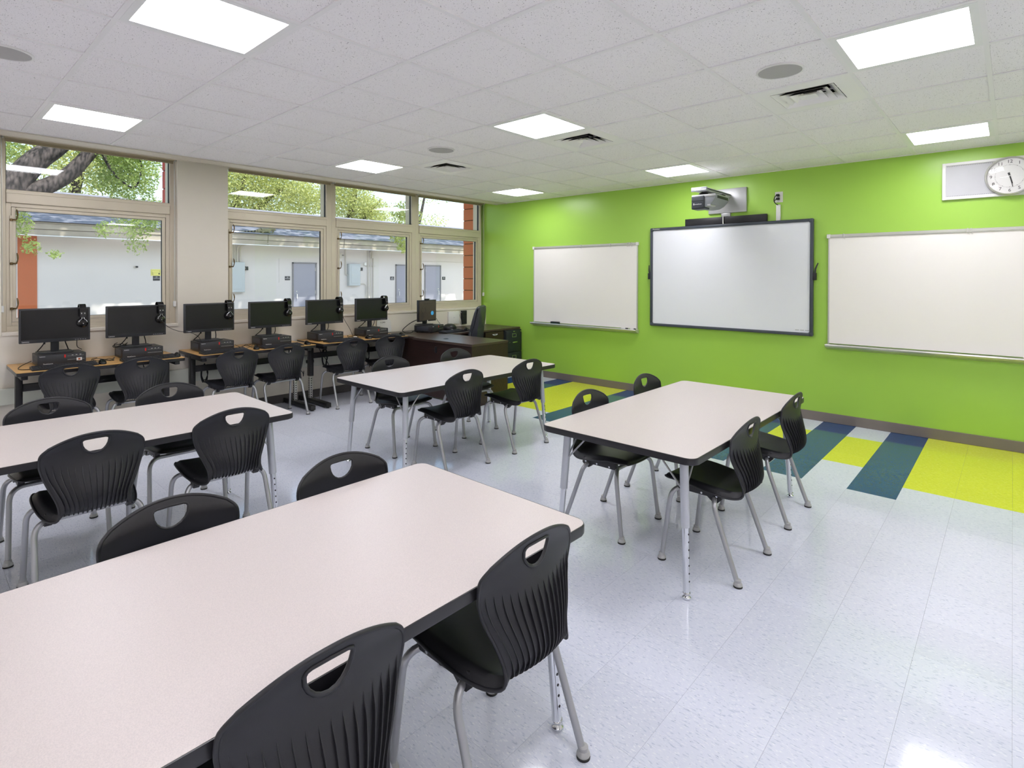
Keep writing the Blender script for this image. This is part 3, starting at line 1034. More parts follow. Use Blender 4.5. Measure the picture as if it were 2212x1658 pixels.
# ------------------------------------------------------------------ TABLES
TH = 0.708
def make_table(label):
    t = thing('activity_table', label, 'table', (0, 0, 0), 0, 'four rectangular activity tables with black edges')
    L2, W2 = 0.9145, 0.463
    out = rrect(-W2, -L2, W2, L2, 0.047, 7)
    inn = rrect(-W2 + .004, -L2 + .004, W2 - .004, L2 - .004, 0.043, 7)
    MB().prism(out, TH - 0.034, TH - 0.0008, 'z', 0.004, 2).build('edge_band', m_edge, t)
    MB().prism(inn, TH - 0.003, TH, 'z').build('tabletop', m_lam, t, False)
    for sx in (-1, 1):
        for sy in (-1, 1):
            top = Vector((sx * (W2 - .108), sy * (L2 - .12), TH - .034))
            bot = Vector((sx * (W2 - .074), sy * (L2 - .083), 0.0))
            mid = top.lerp(bot, 0.50)
            foot = top.lerp(bot, 0.955)
            lg = MB().tube([top, mid], 0.0215, 16).build('leg', m_greysteel, t)
            lo = MB()
            lo.tube([top.lerp(bot, .48), foot], 0.0165, 14)
            lower = lo.build('lower_leg', m_chrome, lg)
            hl = MB()
            for q in range(7):
                c_ = mid.lerp(foot, 0.10 + q * .12)
                hl.tube([c_ + Vector((sx * .0150, 0, 0)), c_ + Vector((sx * .0172, 0, 0))], 0.0045, 8)
            hl.build('adjustment_holes', m_dark, lg)
            d = (bot - top).normalized()
            gp = top.lerp(bot, 0.955)
            MB().lathe([(0.0175, 0.034), (0.019, 0.030), (0.013, 0.022), (0.014, 0.018), (0.0205, 0.010), (0.020, 0.004), (0.015, 0.0)], (bot.x, bot.y, 0), 16).build('foot', m_chrome, lg)
            br = MB()
            pz = top.lerp(bot, 0.26)
            for dx, dy in ((-sx * .15, 0), (0, -sy * .15)):
                br.tube([pz, Vector((top.x + dx, top.y + dy, TH - .036))], 0.005, 8)
            br.build('brace', m_steel, lg)
            MB().box(top.x - .04, top.y - .04, TH - .040, top.x + .04, top.y + .04, TH - .033, 0.002, 1).build('mounting_plate', m_steel, t)
    return t
table = make_table('nearest activity table, filling the lower left of the picture')
table.location = (4.702, -5.945, 0)
dup(table, (4.695, -3.262, 0), 0, 'activity table at right, in front of the big whiteboards')
dup(table, (2.465, -5.903, 0), 0, 'activity table at left, between foreground table and computer desks')
dup(table, (2.483, -3.297, 0), 0, 'activity table in the middle, in front of the dark teacher desk')

# ------------------------------------------------------------------ CHAIRS
# local frame: origin on the floor under the seat, +x towards the back, the sitter faces -x
CP = [(-0.212, 0.432, .168), (-0.203, 0.449, .182), (-0.17, 0.457, .192), (-0.10, 0.458, .201), (-0.02, 0.450, .200),
      (0.07, 0.439, .190), (0.14, 0.431, .172), (0.185, 0.434, .153), (0.222, 0.452, .138), (0.240, 0.490, .140),
      (0.236, 0.535, .156), (0.222, 0.585, .176), (0.206, 0.640, .194), (0.195, 0.695, .203), (0.193, 0.745, .201), (0.200, 0.780, .190), (0.208, 0.804, .172)]
CPV = [Vector(p) for p in CP]
def cr(t):
    """centre profile + half width at parameter t in 0..1"""
    n = len(CPV) - 1
    f = max(0.0, min(n - 1e-6, t * n))
    i = int(f); u = f - i
    a = CPV[max(0, i - 1)]; b = CPV[i]; c = CPV[i + 1]; d = CPV[min(n, i + 2)]
    return 0.5 * ((2 * b) + (c - a) * u + (2 * a - 5 * b + 4 * c - d) * u * u + (3 * b - a - 3 * c + d) * u ** 3)
T_SPLIT = 7.6 / 16
def shellp(s, t):
    p = cr(t)
    x, z, w_ = p.x, p.y, p.z
    bk = smoothstep((t - 0.44) / 0.16)          # 0 on the seat, 1 on the back
    a = abs(s)
    # seat: shallow dish, rolled side edge
    dz = (1 - bk) * (0.012 * a * a - (0.020 + 0.012 * smoothstep((t - .18) / .18)) * smoothstep((a - 0.84) / 0.16) * smoothstep(t / .12))
    # back: sides wrap forward, top edge arched
    dx = -bk * (0.050 * a ** 2.0) * (1.0 - 0.48 * smoothstep((t - .70) / .16))
    top = smoothstep((t - 0.74) / 0.26)
    dz -= top * 0.048 * a ** 2.1
    return Vector((x + dx, s * w_, z + dz))
def shelln(s, t):
    e = 1e-3
    du = shellp(min(1, s + e), t) - shellp(max(-1, s - e), t)
    dv = shellp(s, min(1, t + e)) - shellp(s, max(0, t - e))
    return du.cross(dv).normalized()           # towards the outer (rear / under) side
NT, NS = 66, 30
def hole_xz(y, z):
    """s, t on the back whose y, z match"""
    lo, hi = 0.6, 1.0
    best = None
    s, t = 0.0, 0.85
    for _ in range(30):
        p = shellp(s, t)
        wv = cr(t).z
        s = max(-1, min(1, y / wv))
        e = 1e-3
        dzdt = (shellp(s, t + e if t < .99 else t).z - shellp(s, t - e).z) / (2 * e if t < .99 else e)
        t = max(0.6, min(1.0, t + (z - shellp(s, t).z) / max(dzdt, .1)))
    return s, t
HZ = 0.774
def d_outline(k=1.0, n=10):
    """D shaped hand hole: flat top, round bottom; (y, z)"""
    hw, rr = 0.054 * k, 0.012
    pts = []
    for q in range(n + 1):
        a = PI + PI * q / n
        pts.append((hw * math.cos(a), HZ - 0.008 + (0.060 * k) * math.sin(a)))
    pts += [(hw, HZ - 0.006), (hw - .004, HZ + 0.002 * k), (hw - .014, HZ + 0.006 * k), (0, HZ + 0.007 * k), (-hw + .014, HZ + 0.006 * k), (-hw + .004, HZ + 0.002 * k), (-hw, HZ - 0.006)]
    return pts
def shell_mesh(name, ta, tb, n):
    mb = MB()
    rows = [ta + (tb - ta) * i / n for i in range(n + 1)]
    cols = [math.sin(PI / 2 * (-1 + 2 * j / NS)) * .35 + (-1 + 2 * j / NS) * .65 for j in range(NS + 1)]
    th = 0.0055
    vo, vi = [], []
    for t_ in rows:
        for s_ in cols:
            p = shellp(s_, t_); nn = shelln(s_, t_)
            vo.append(p + nn * th * .5); vi.append(p - nn * th * .5)
    C = NS + 1
    R = len(rows)
    vs = vo + vi
    N = len(vo)
    fs = []
    for i in range(R - 1):
        for j in range(NS):
            a = i * C + j
            fs.append((a, a + 1, a + C + 1, a + C))
            fs.append((N + a, N + a + C, N + a + C + 1, N + a + 1))
    for i in range(R - 1):
        for j in (0, NS):
            a = i * C + j
            fs.append((a, a + C, N + a + C, N + a))
    for j in range(NS):
        for i in (0, R - 1):
            a = i * C + j
            fs.append((a, a + 1, N + a + 1, N + a))
    mb._add(vs, fs)
    return mb
def rim_tube(ta, tb, top, front):
    mb = MB()
    L = [shellp(-1, ta + (tb - ta) * i / 26) for i in range(27)]
    Rr = [shellp(1, ta + (tb - ta) * i / 26) for i in range(27)]
    if top:
        e = [shellp(-1 + 2 * i / 20, 1.0) for i in range(1, 20)]
        path = L + e + Rr[::-1]
    else:
        e = [shellp(-1 + 2 * i / 20, 0.0) for i in range(1, 20)]
        path = L[::-1] + e + Rr
    mb.tube(path, 0.0058, 8)
    return mb
# back with hand hole (boolean evaluated once, then shared by every chair)
tmp_b = shell_mesh('backrest', T_SPLIT, 1.0, 44)
me_b = tmp_b.mesh('backrest_raw', m_shell)
cut = MB().prism(d_outline(), -0.1, 0.4, 'x').mesh('cut', m_shell, False)
ob = link('tmp_back', me_b); oc = link('tmp_cut', cut)
md = ob.modifiers.new('b', 'BOOLEAN'); md.object = oc; md.operation = 'DIFFERENCE'; md.solver = 'EXACT'
bpy.context.view_layer.update()
me_back = bpy.data.meshes.new_from_object(ob.evaluated_get(bpy.context.evaluated_depsgraph_get()))
for q in (ob, oc): bpy.data.objects.remove(q)
# join rim and hole lip into the back mesh
mb = MB(); mb.bm.from_mesh(me_back)
r_ = rim_tube(T_SPLIT, 1.0, True, False)
def merge(dst, src):
    src.bm.verts.index_update()
    vs = [v.co.copy() for v in src.bm.verts]
    dst._add(vs, [[v.index for v in f.verts] for f in src.bm.faces])
    src.bm.free()
merge(mb, r_)
lip = MB()
pts = []
for y_, z_ in d_outline():
    s_, t_ = hole_xz(y_, z_)
    pts.append(shellp(s_, t_) + shelln(s_, t_) * 0.002)
pts.append(pts[0])
lip.tube(pts, 0.0055, 8, caps=False)
merge(mb, lip)
me_back = mb.mesh('backrest', m_shell, True, 50)
mb = shell_mesh('seat', 0.0, T_SPLIT, 34)
merge(mb, rim_tube(0.0, T_SPLIT, False, True))
me_seat = mb.mesh('seat', m_shell, True, 50)
# ribs fanning down the rear of the back and under the curl
mb = MB()
NR = 15
for i in range(NR):
    f = (i - (NR - 1) / 2) / ((NR - 1) / 2)
    t_top = 0.782 - 0.012 + 0.030 * abs(f) ** 1.6
    t_bot = 0.455
    vs = []
    K = 26
    for k in range(K + 1):
        t_ = t_top + (t_bot - t_top) * k / K
        q = smoothstep((t_top - t_) / 0.26)
        y_ = f * (0.182 * (1 - q) + 0.118 * q)
        wv = cr(t_).z
        s_ = max(-.97, min(.97, y_ / wv))
        p = shellp(s_, t_); nn = shelln(s_, t_)
        hgt = 0.0032 + 0.0075 * smoothstep(k / 5.0) if k < 5 else 0.0107
        if k == 0: hgt = 0.0024
        lat = Vector((0, 1, 0))
        wd = 0.0019
        vs += [p + lat * wd, p + lat * wd * .7 + nn * hgt, p - lat * wd * .7 + nn * hgt, p - lat * wd]
    fs = []
    for k in range(K):
        a = 4 * k
        for c_ in range(3):
            fs.append((a + c_, a + c_ + 1, a + c_ + 5, a + c_ + 4))
    fs += [(0, 1, 2, 3), (4 * K, 4 * K + 3, 4 * K + 2, 4 * K + 1)]
    mb._add(vs, fs)
me_ribs = mb.mesh('ribs', m_shell, True, 40)

def make_chair(label):
    c = thing('school_chair', label, 'chair', (0, 0, 0), 0, 'black plastic school chairs with silver legs')
    link('seat', me_seat, c)
    link('backrest', me_back, c)
    link('ribs', me_ribs, c)
    for front in (True, False):
        fx, tx, cx_ = (-0.205, -0.165, -0.125) if front else (0.212, 0.095, 0.065)
        zc = 0.396 if front else 0.392
        for s in (-1, 1):
            foot = Vector((fx, s * .222, 0.012))
            knee = Vector((tx, s * .213, 0.328))
            p2 = Vector((cx_, s * .138, zc))
            ctrl = Vector((tx + (tx - fx) * .18, s * .210, zc + .010))
            path = [foot, foot.lerp(knee, .5)] + arc_pts(knee, ctrl, p2, 8)
            lg = MB().tube(path, 0.0128, 12).build('leg', m_steel, c)
            gl = MB()
            gl.lathe([(0.0132, 0.040), (0.0158, 0.037), (0.0162, 0.028), (0.0160, 0.026), (0.0205, 0.019), (0.0225, 0.012), (0.0205, 0.0078), (0.0225, 0.006), (0.0225, 0.001), (0.019, 0.0)], (foot.x, foot.y, 0), 18)
            go = gl.build('glide', [m_glide, m_rubber], lg)
            for pf in go.data.polygons:
                if pf.center.z < 0.0074: pf.material_index = 1
        MB().tube([(cx_, -.140, zc), (cx_, .140, zc)], 0.0126, 12).build('cross_tube', m_steel, c)
    for s in (-1, 1):
        b = MB()
        b.box(-0.135, s * .145, 0.394, 0.10, s * .176, 0.436, 0.006)
        b.prism([(-0.02, 0.424), (0.108, 0.424), (0.108, 0.395), (0.085, 0.372), (0.06, 0.372), (0.03, 0.396)], s * .147, s * .175, 'y')
        bo = b.build('bracket', m_plastic, c)
        sc = MB()
        for x in (-0.09, 0.0, 0.082):
            sc.lathe([(0.006, s * .0), (0.0055, s * .0025), (0.002, s * .003)], (x, s * .1758, 0.407), 10, 'y')
        sc.build('screws', m_chrome, bo)
    return c
chair = make_chair('school chair closest to the camera, cropped by the bottom edge')
used = [False]
def place_chair(x, y, rz, label):
    if not used[0]:
        used[0] = True
        chair.location = (x, y, 0); chair.rotation_euler = (0, 0, rz); chair['label'] = label
        return chair
    return dup(chair, (x, y, 0), rz, label)
# foreground table
place_chair(5.018, -6.030, 0.0, 'school chair closest to the camera, cropped by the bottom edge')
place_chair(5.012, -5.370, 0.0, 'school chair at the near right corner of the foreground table')
place_chair(4.335, -6.010, PI, 'school chair on the far side of the foreground table, left one')
place_chair(4.345, -5.385, PI, 'school chair on the far side of the foreground table, right one')
# left table
place_chair(2.770, -5.995, 0.0, 'school chair on the near side of the left table, left one')
place_chair(2.770, -5.362, 0.0, 'school chair on the near side of the left table, right one')
place_chair(2.055, -6.020, PI, 'school chair on the far side of the left table, at the picture edge')
place_chair(2.060, -5.375, PI, 'school chair on the far side of the left table, right one')
# middle table
place_chair(2.780, -3.590, 0.0, 'school chair on the near side of the middle table, left one')
place_chair(2.780, -2.820, 0.0, 'school chair on the near side of the middle table, right one')
place_chair(2.100, -3.590, PI, 'school chair on the far side of the middle table, left one')
place_chair(2.110, -2.800, PI, 'school chair on the far side of the middle table, before the dark desk')
# right table
place_chair(5.020, -3.605, 0.0, 'school chair on the right side of the right table, nearer one')
place_chair(5.012, -2.755, 0.0, 'school chair on the right side of the right table, nearer the green wall')
place_chair(4.350, -3.600, PI, 'school chair on the left side of the right table, nearer one')
place_chair(4.330, -2.810, PI, 'school chair on the left side of the right table, nearer the green wall')
# computer desks
for (x, y, rz), lab in zip(((0.10, -5.670, 0.03), (0.10, -5.140, -0.04), (0.13, -4.325, 0.02), (0.125, -3.810, 0.03), (0.145, -3.010, 0.0), (0.12, -2.430, -0.12)),
        ('leftmost school chair at the computer desks', 'second school chair from the left at the computer desks',
         'school chair at the left half of the middle computer desk', 'school chair at the right half of the middle computer desk',
         'school chair at the left half of the rightmost computer desk', 'school chair at the right half of the rightmost computer desk')):
    place_chair(x, y, rz, lab)

# ------------------------------------------------------------------ COMPUTER DESKS
DZ = 0.760
def make_desk(label, L=1.225):
    t = thing('computer_desk', label, 'desk', (0, 0, 0), 0, 'oak topped computer desks under the windows')
    x0, x1 = -0.452, 0.218
    MB().prism(rrect(x0, -L / 2, x1, L / 2, 0.02, 3), DZ - .003, DZ, 'z').build('desktop', m_oak, t, False)
    MB().prism(rrect(x0, -L / 2, x1, L / 2, 0.022, 3), DZ - 0.032, DZ - .003, 'z', 0.002, 1).build('edge_band', m_edge, t)
    for s in (-1, 1):
        y = s * (L / 2 - 0.055)
        l = MB()
        l.box(-0.235, y - .024, 0.33, -0.165, y + .024, DZ - .034, 0.004)
        l.box(-0.36, y - .022, DZ - .07, 0.16, y + .022, DZ - .034, 0.004)
        leg = l.build('leg', m_blackmetal, t)
        p = MB().box(-0.222, y - .018, 0.045, -0.178, y + .018, 0.34, 0.003).build('leg_insert', m_trim, leg)
        h = MB()
        for k in range(9):
            h.cyl((-0.1785, y, 0.075 + k * .028), (-0.1772, y, 0.075 + k * .028), 0.007, 10)
            for q in (-1, 1):
                h.cyl((-0.20, y + q * .0175, 0.075 + k * .028), (-0.20, y + q * .0188, 0.075 + k * .028), 0.007, 10)
        h.build('adjustment_holes', m_dark, leg)
        f = MB()
        f.box(-0.445, y - .032, 0.012, 0.235, y + .032, 0.062, 0.006)
        f.box(0.235, y - .030, 0.012, 0.244, y + .030, 0.060, 0.004)
        ft = f.build('foot', m_blackmetal, t)
        for x in (-0.42, 0.215):
            MB().cyl((x, y, 0), (x, y, 0.014), 0.018, 12).build('glide', m_rubber, ft)
    MB().box(-0.225, -L / 2 + .075, 0.54, -0.195, L / 2 - .075, 0.605, 0.004).build('cross_rail', m_blackmetal, t)
    MB().box(-0.40, -0.30, DZ - .075, -0.28, 0.30, DZ - .036, 0.006).build('cable_tray', m_blackmetal, t)
    return t
desk = make_desk('oak computer desk at left under the single window')
desk.location = (0, -5.388, 0)
dup(desk, (0, -4.032, 0), 0, 'oak computer desk in the middle, below the pillar')
dup(desk, (0, -2.722, 0), 0, 'oak computer desk at right, meeting the dark teacher desk')

ORD = ['leftmost', 'second from the left', 'third from the left', 'fourth from the left', 'fifth from the left', 'rightmost']
MON_Y = [-5.695, -5.078, -4.417, -3.765, -3.087, -2.412]
PC_Y = [-5.672, -5.062, -4.395, -3.760, -3.090, -2.425]
KB_Y = [-5.675, -5.045, -4.375, -3.775, -3.015, -2.372]
MS_Y = [-5.415, -4.820, -4.060, -3.480, -2.665, -2.150]

def make_pc(label):
    t = thing('desktop_computer', label, 'computer', (0, 0, 0), 0, 'slim black desktop computers on the oak desks')
    b = MB().box(-0.290, -0.168, 0.006, 0.0, 0.168, 0.100, 0.004).build('case', m_plastic, t)
    MB().box(-0.0005, -0.165, 0.009, 0.004, 0.165, 0.097, 0.003).build('front_bezel', m_plastic2, t)
    fe = MB()
    fe.box(0.004, 0.035, 0.0775, 0.0048, 0.150, 0.0785)
    fe.box(0.004, 0.035, 0.045, 0.0048, 0.155, 0.0475)
    for k in range(3):
        fe.box(0.004, 0.065 + k * .028, 0.083, 0.0050, 0.077 + k * .028, 0.088)
    fe.build('drive_slot', m_trim, t, False)
    MB().box(0.0035, 0.012, 0.066, 0.0058, 0.024, 0.094, 0.001, 1).build('red_tab', m_red, t)
    v = MB()
    for k in range(16):
        for q in range(4):
            v.box(-0.245 + k * .012, -0.1690, 0.030 + q * .014, -0.238 + k * .012, -0.1680, 0.040 + q * .014)
    v.build('side_vents', m_slate, t, False)
    for x in (-0.26, -0.03):
        for y in (-0.14, 0.14):
            MB().cyl((x, y, 0), (x, y, 0.008), 0.012, 10).build('foot', m_rubber, t)
    text('logo', 'Lenovo', 0.013, (0.0046, -0.135, 0.088), FACE_X, m_print, t)
    text('model_name', 'ThinkCentre', 0.013, (0.0046, -0.098, 0.022), FACE_X, m_print, t)
    return t
pc = make_pc('')
for i in range(6):
    lab = 'slim black computer under the %s monitor of the window row' % ORD[i]
    if i == 0:
        pc['label'] = lab; pc.location = (-0.048, PC_Y[0], DZ)
    else: dup(pc, (-0.048, PC_Y[i], DZ), rnd.uniform(-.02, .02), lab)

def make_monitor(label):
    t = thing('monitor', label, 'monitor', (0, 0, 0), 0, 'widescreen monitors in the window row')
    # origin on the surface it stands on (top of the computer)
    z0, z1, hw = 0.098, 0.402, 0.2475
    MB().box(-0.036, -hw, z0, 0.0, hw, z1, 0.004).build('bezel', m_plastic2, t)
    MB().box(-0.002, -hw + .013, z0 + .030, 0.0006, hw - .013, z1 - .013).build('screen', m_screen, t, False)
    MB().box(-0.060, -0.13, z0 + .03, -0.034, 0.13, z1 - .05, 0.012).build('back_cover', m_plastic, t)
    MB().box(-0.075, -0.029, 0.006, -0.045, 0.029, 0.26, 0.006).build('neck', m_plastic2, t)
    MB().prism(rrect(-0.165, -0.125, 0.03, 0.125, 0.03, 4), 0.0, 0.009, 'z', 0.003).build('base', m_plastic2, t)
    bt = MB()
    for k in range(5):
        bt.box(0.0, 0.135 + k * .018, z0 + .010, 0.0008, 0.145 + k * .018, z0 + .013)
    bt.build('buttons', m_silver, t, False)
    text('logo', 'Lenovo', 0.016, (0.0006, -0.205, z0 + .014), FACE_X, m_print, t)
    for s in (-1, 1):
        c = MB()
        c.tube(spline([(-0.055, s * .07, z0 + .04), (-0.06, s * .075, z0 - .01), (-0.09, s * .09, 0.05), (-0.15, s * .11, 0.008)], 5), 0.0045, 8)
        if s < 0:
            c.tube([(-0.055, s * .07, z0 + .01), (-0.058, s * .073, z0 - .02)], [0.008, 0.007], 8)
        c.build('cord', m_rubber, t)
    return t
mon = make_monitor('')
for i in range(6):
    lab = '%s switched off monitor with headphones in the window row' % ORD[i]
    loc = (-0.190, MON_Y[i], DZ + .1005)
    if i == 0:
        mon['label'] = lab; mon.location = loc
    else: dup(mon, loc, rnd.uniform(-.015, .02), lab)

def make_keyboard(label):
    t = thing('keyboard', label, 'keyboard', (0, 0, 0), 0, 'black keyboards on the oak desks')
    b = MB()
    b.prism([(-0.072, 0.0), (0.072, 0.0), (0.072, 0.010), (-0.066, 0.024), (-0.072, 0.024)], -0.226, 0.226, 'y', 0.002, 1)
    b.build('case', m_plastic, t)
    k = MB()
    for r in range(6):
        x = -0.052 + r * .0205 - (0.004 if r == 0 else 0)
        z = 0.0215 - (x + .06) * .10
        for c in range(22):
            y = -0.215 + c * .0195
            if c in (15, 19) and True: y += 0.0
            if c == 15: continue
            if r == 5 and 4 <= c <= 9:
                if c == 4: k.box(x - .008, y, z, x + .008, y + .108, z + .007)
                continue
            if r in (2, 3) and 16 <= c <= 18 and r == 3: continue
            k.box(x - .0078, y, z, x + .0078, y + .0165, z + .0075)
    kk = k.build('keys', m_plastic2, t, False)
    kk['kind'] = 'stuff'
    text('logo', 'Lenovo', 0.012, (-0.064, -0.19, 0.0245), (0, 0, PI / 2), m_print, t)
    return t
kb = make_keyboard('')
for i in range(6):
    lab = 'black keyboard in front of the %s computer of the window row' % ORD[i]
    loc = (0.108, KB_Y[i], DZ)
    if i == 0:
        kb['label'] = lab; kb.location = loc
    else: dup(kb, loc, rnd.uniform(-.03, .03), lab)

def make_mouse(label):
    t = thing('computer_mouse', label, 'mouse', (0, 0, 0), 0, 'black mice on the oak desks')
    b = MB()
    prof = []
    n = 14
    vs = []; fs = []
    for i in range(9):
        u = i / 8
        for k in range(n):
            a = 2 * PI * k / n
            rx = 0.054 * math.cos(u * PI / 2 * .98) ** .55
            ry = 0.030 * math.cos(u * PI / 2 * .98) ** .55
            vs.append(Vector((rx * math.cos(a), ry * math.sin(a), 0.002 + 0.034 * math.sin(u * PI / 2) * (1 - .25 * math.cos(a)))))
    for i in range(8):
        for k in range(n):
            a, c = i * n + k, i * n + (k + 1) % n
            fs.append((a, c, c + n, a + n))
    fs.append(tuple(range(n - 1, -1, -1))); fs.append(tuple(range(8 * n, 9 * n)))
    b._add(vs, fs)
    b.build('shell', m_gloss, t)
    MB().cyl((-0.026, -0.003, 0.030), (-0.026, 0.003, 0.030), 0.009, 12).build('wheel', m_trim, t)
    MB().tube(spline([(-0.052, 0, 0.008), (-0.09, 0.01, 0.004), (-0.16, 0.03, 0.004), (-0.22, 0.01, 0.004)], 5), 0.0018, 6).build('cord', m_rubber, t)
    return t
ms = make_mouse('')
for i in range(6):
    lab = 'black mouse beside the %s keyboard of the window row' % ORD[i]
    loc = (0.115, MS_Y[i], DZ)
    if i == 0:
        ms['label'] = lab; ms.location = loc
    else: dup(ms, loc, rnd.uniform(-.3, .3), lab)

def make_headset(label):
    """hangs over the top edge of a monitor; origin at the front top edge of the bezel"""
    t = thing('headset', label, 'headphones', (0, 0, 0), 0, 'headphones hung over the monitors')
    arch = []
    for k in range(13):
        a = PI * k / 12
        arch.append((0.0 + -0.016 + 0.040 * math.cos(a), -0.012 + 0.034 * math.sin(a)))
    out = [(0.030, -0.085)] + [(x * 1.0, z) for x, z in arch] + [(-0.062, -0.085)]
    outer = [(x + (0.006 if x > -.016 else -.006), z + .006) for x, z in out]
    poly = out + outer[::-1]
    b = MB()
    n = len(out)
    vs = []
    for y in (-0.024, 0.024):
        vs += [Vector((x, y, z)) for x, z in out] + [Vector((x, y, z)) for x, z in outer]
    fs = []
    for k in range(n - 1):
        fs += [(k, k + 1, n + k + 1, n + k), (2 * n + k, 3 * n + k, 3 * n + k + 1, 2 * n + k + 1),
               (k, 2 * n + k, 2 * n + k + 1, k + 1), (n + k, n + k + 1, 3 * n + k + 1, 3 * n + k)]
    fs += [(0, n, 3 * n, 2 * n), (n - 1, 3 * n - 1, 4 * n - 1, 2 * n - 1)]
    b._add(vs, fs)
    hb = b.build('headband', m_gloss, t)
    sl = MB()
    sl.box(0.028, -0.021, -0.092, 0.042, 0.021, -0.045, 0.004)
    so = sl.build('slider', m_plastic, t)
    MB().box(0.042, -0.015, -0.062, 0.0432, -0.009, -0.052).box(0.042, 0.009, -0.062, 0.0432, 0.015, -0.052).build('slider_clip', m_trim, so, False)
    yk = MB()
    for s in (-1, 1):
        yk.tube([(0.034, s * .006, -0.088), (0.035, s * .008, -0.108), (0.037, s * .024, -0.122), (0.036, s * .031, -0.140)], 0.0026, 8)
    yk.build('wire_yoke', m_chrome, t)
    for k, (x0, sg) in enumerate(((0.010, 1), (-0.052, -1))):
        c = MB()
        c.lathe([(0.034, sg * 0.0), (0.040, sg * .006), (0.040, sg * .014), (0.033, sg * .020), (0.034, sg * .026), (0.026, sg * .034), (0.010, sg * .036), (0.001, sg * .036)], (x0, 0, -0.148), 26, 'x')
        co = c.build('ear_cup', m_gloss, t)
        if k == 0:
            text('logo', 'V', 0.014, (x0 + .0368, 0, -0.150), FACE_X, m_print, co)
    return t
hs = make_headset('')
hs_off = [0.188, 0.195, 0.188, 0.200, 0.195, 0.200]
for i in range(6):
    lab = 'black headphones on the %s monitor of the window row' % ORD[i]
    loc = (-0.186, MON_Y[i] + hs_off[i], DZ + .1005 + 0.402 + .003)
    if i == 0:
        hs['label'] = lab; hs.location = loc
    else: dup(hs, loc, (0, .05, -.04, .06, .12, .2)[i], lab)

# cables
def cable(label, pts, r=0.003, group=None, m=m_rubber):
    o = MB().tube(spline(pts, 7), r, 8).build('cable', m)
    return tag(o, label, 'cable', group)
def coil(label, c, r, turns, ax, seed, rad=0.003):
    R = random.Random(seed)
    pts = []
    for k in range(turns * 9):
        a = 2 * PI * k / 9
        q = r * (0.75 + .4 * R.random())
        if ax == 'flat': pts.append((c[0] + q * math.cos(a) * .9, c[1] + q * math.sin(a) * 1.3, c[2] + rad + .002 + .022 * (1 + math.sin(1.5 * a + seed)) * R.random()))
        else: pts.append((c[0] + .02 * (R.random() - .5), c[1] + q * .4 * math.cos(a), c[2] + q * 1.3 * math.sin(a)))
    return cable(label, pts, rad, 'coiled black cables around the computers')
cable('thin headphone cable drooping between the second and third monitors', [(-0.140, -4.885, 1.115), (-0.12, -4.83, 1.04), (-0.16, -4.72, 0.985), (-0.17, -4.62, 0.965), (-0.15, -4.545, 0.915), (-0.13, -4.52, 0.83), (-0.10, -4.56, DZ + .004)], 0.0026)
cable('headphone cable hanging from the fifth monitor to the desk', [(-0.140, -2.895, 1.10), (-0.13, -2.86, 1.0), (-0.10, -2.80, 0.88), (-0.07, -2.765, DZ + .004)], 0.0026)
cable('black cord behind the leftmost monitor', [(-0.20, -5.545, 0.96), (-0.21, -5.54, 0.90), (-0.25, -5.50, 0.866)], 0.003)
cable('cord looping over the left end of the left desk', [(-0.30, -5.85, DZ + .03), (-0.20, -5.93, DZ + .006), (-0.02, -5.965, DZ + .004), (0.05, -5.93, DZ + .004), (0.07, -5.88, DZ + .004)], 0.003)
coil('coiled cable between the two computers on the left desk', (-0.05, -5.38, DZ), 0.065, 2, 'flat', 3, 0.0024)
coil('coiled cable between the two computers on the middle desk', (-0.08, -4.11, DZ), 0.065, 2, 'flat', 5, 0.0024)
coil('coiled cable between the two computers on the right desk', (-0.08, -2.77, DZ), 0.065, 2, 'flat', 8, 0.0024)
coil('coiled cable on top of the second computer from the left', (-0.25, -5.20, DZ + .1), 0.045, 2, 'flat', 9, 0.0035)
coil('bundle of cables hanging below the left end of the middle desk', (-0.30, -4.44, 0.50), 0.075, 4, 'vert', 11, 0.004)
coil('bundle of cables hanging below the left desk', (-0.36, -5.72, 0.46), 0.085, 3, 'vert', 13, 0.003)
coil('bundle of cables hanging below the right end of the middle desk', (-0.33, -3.47, 0.60), 0.06, 4, 'vert', 17, 0.004)
coil('bundle of cables hanging below the left end of the right desk', (-0.33, -3.02, 0.52), 0.09, 4, 'vert', 19, 0.004)
coil('bundle of cables hanging below the right end of the right desk', (-0.33, -2.40, 0.52), 0.09, 4, 'vert', 23, 0.004)
for i, (y, a, lab) in enumerate(((-5.0, -4.86, 'cord dropping behind the left desk to the wall channel'), (-4.30, -4.22, 'cord dropping behind the middle desk to the wall channel'),
                       (-3.62, -3.30, 'cord running from the middle desk to the wall outlet'), (-3.10, -2.92, 'cord dropping behind the left half of the right desk'), (-2.55, -2.35, 'cord dropping behind the right half of the right desk'))):
    cable(lab, [(-0.36, y, DZ - .04), (-0.35, y + .02, 0.62), (-0.33, (y + a) / 2, 0.50), (-0.37, a, 0.36), (-0.40, a + .03, 0.30), (-0.43, a + .05, 0.36)], 0.004)
t = thing('wall_outlet', 'outlet with black plugs on the wall channel beside the middle desk', 'outlet', (-0.404, -3.19, 0.478))
MB().box(0, -0.06, -0.045, 0.006, 0.06, 0.045, 0.002).build('cover_plate', m_raceway, t)
for s in (-1, 1):
    MB().box(0.004, s * .03 - .018, -0.02, 0.032, s * .03 + .018, 0.02, 0.006).build('plug', m_rubber, t)
t = tag(MB().box(-0.003, -0.019, -0.013, 0.003, 0.019, 0.013).build('paper_tag', m_white), 'small white and orange tag on the front of the leftmost computer', 'tag')
t.location = (-0.036, -5.555, DZ + .046)
MB().box(0.003, -0.008, -0.008, 0.0034, 0.008, 0.008).build('orange_mark', m_orange, t, False)
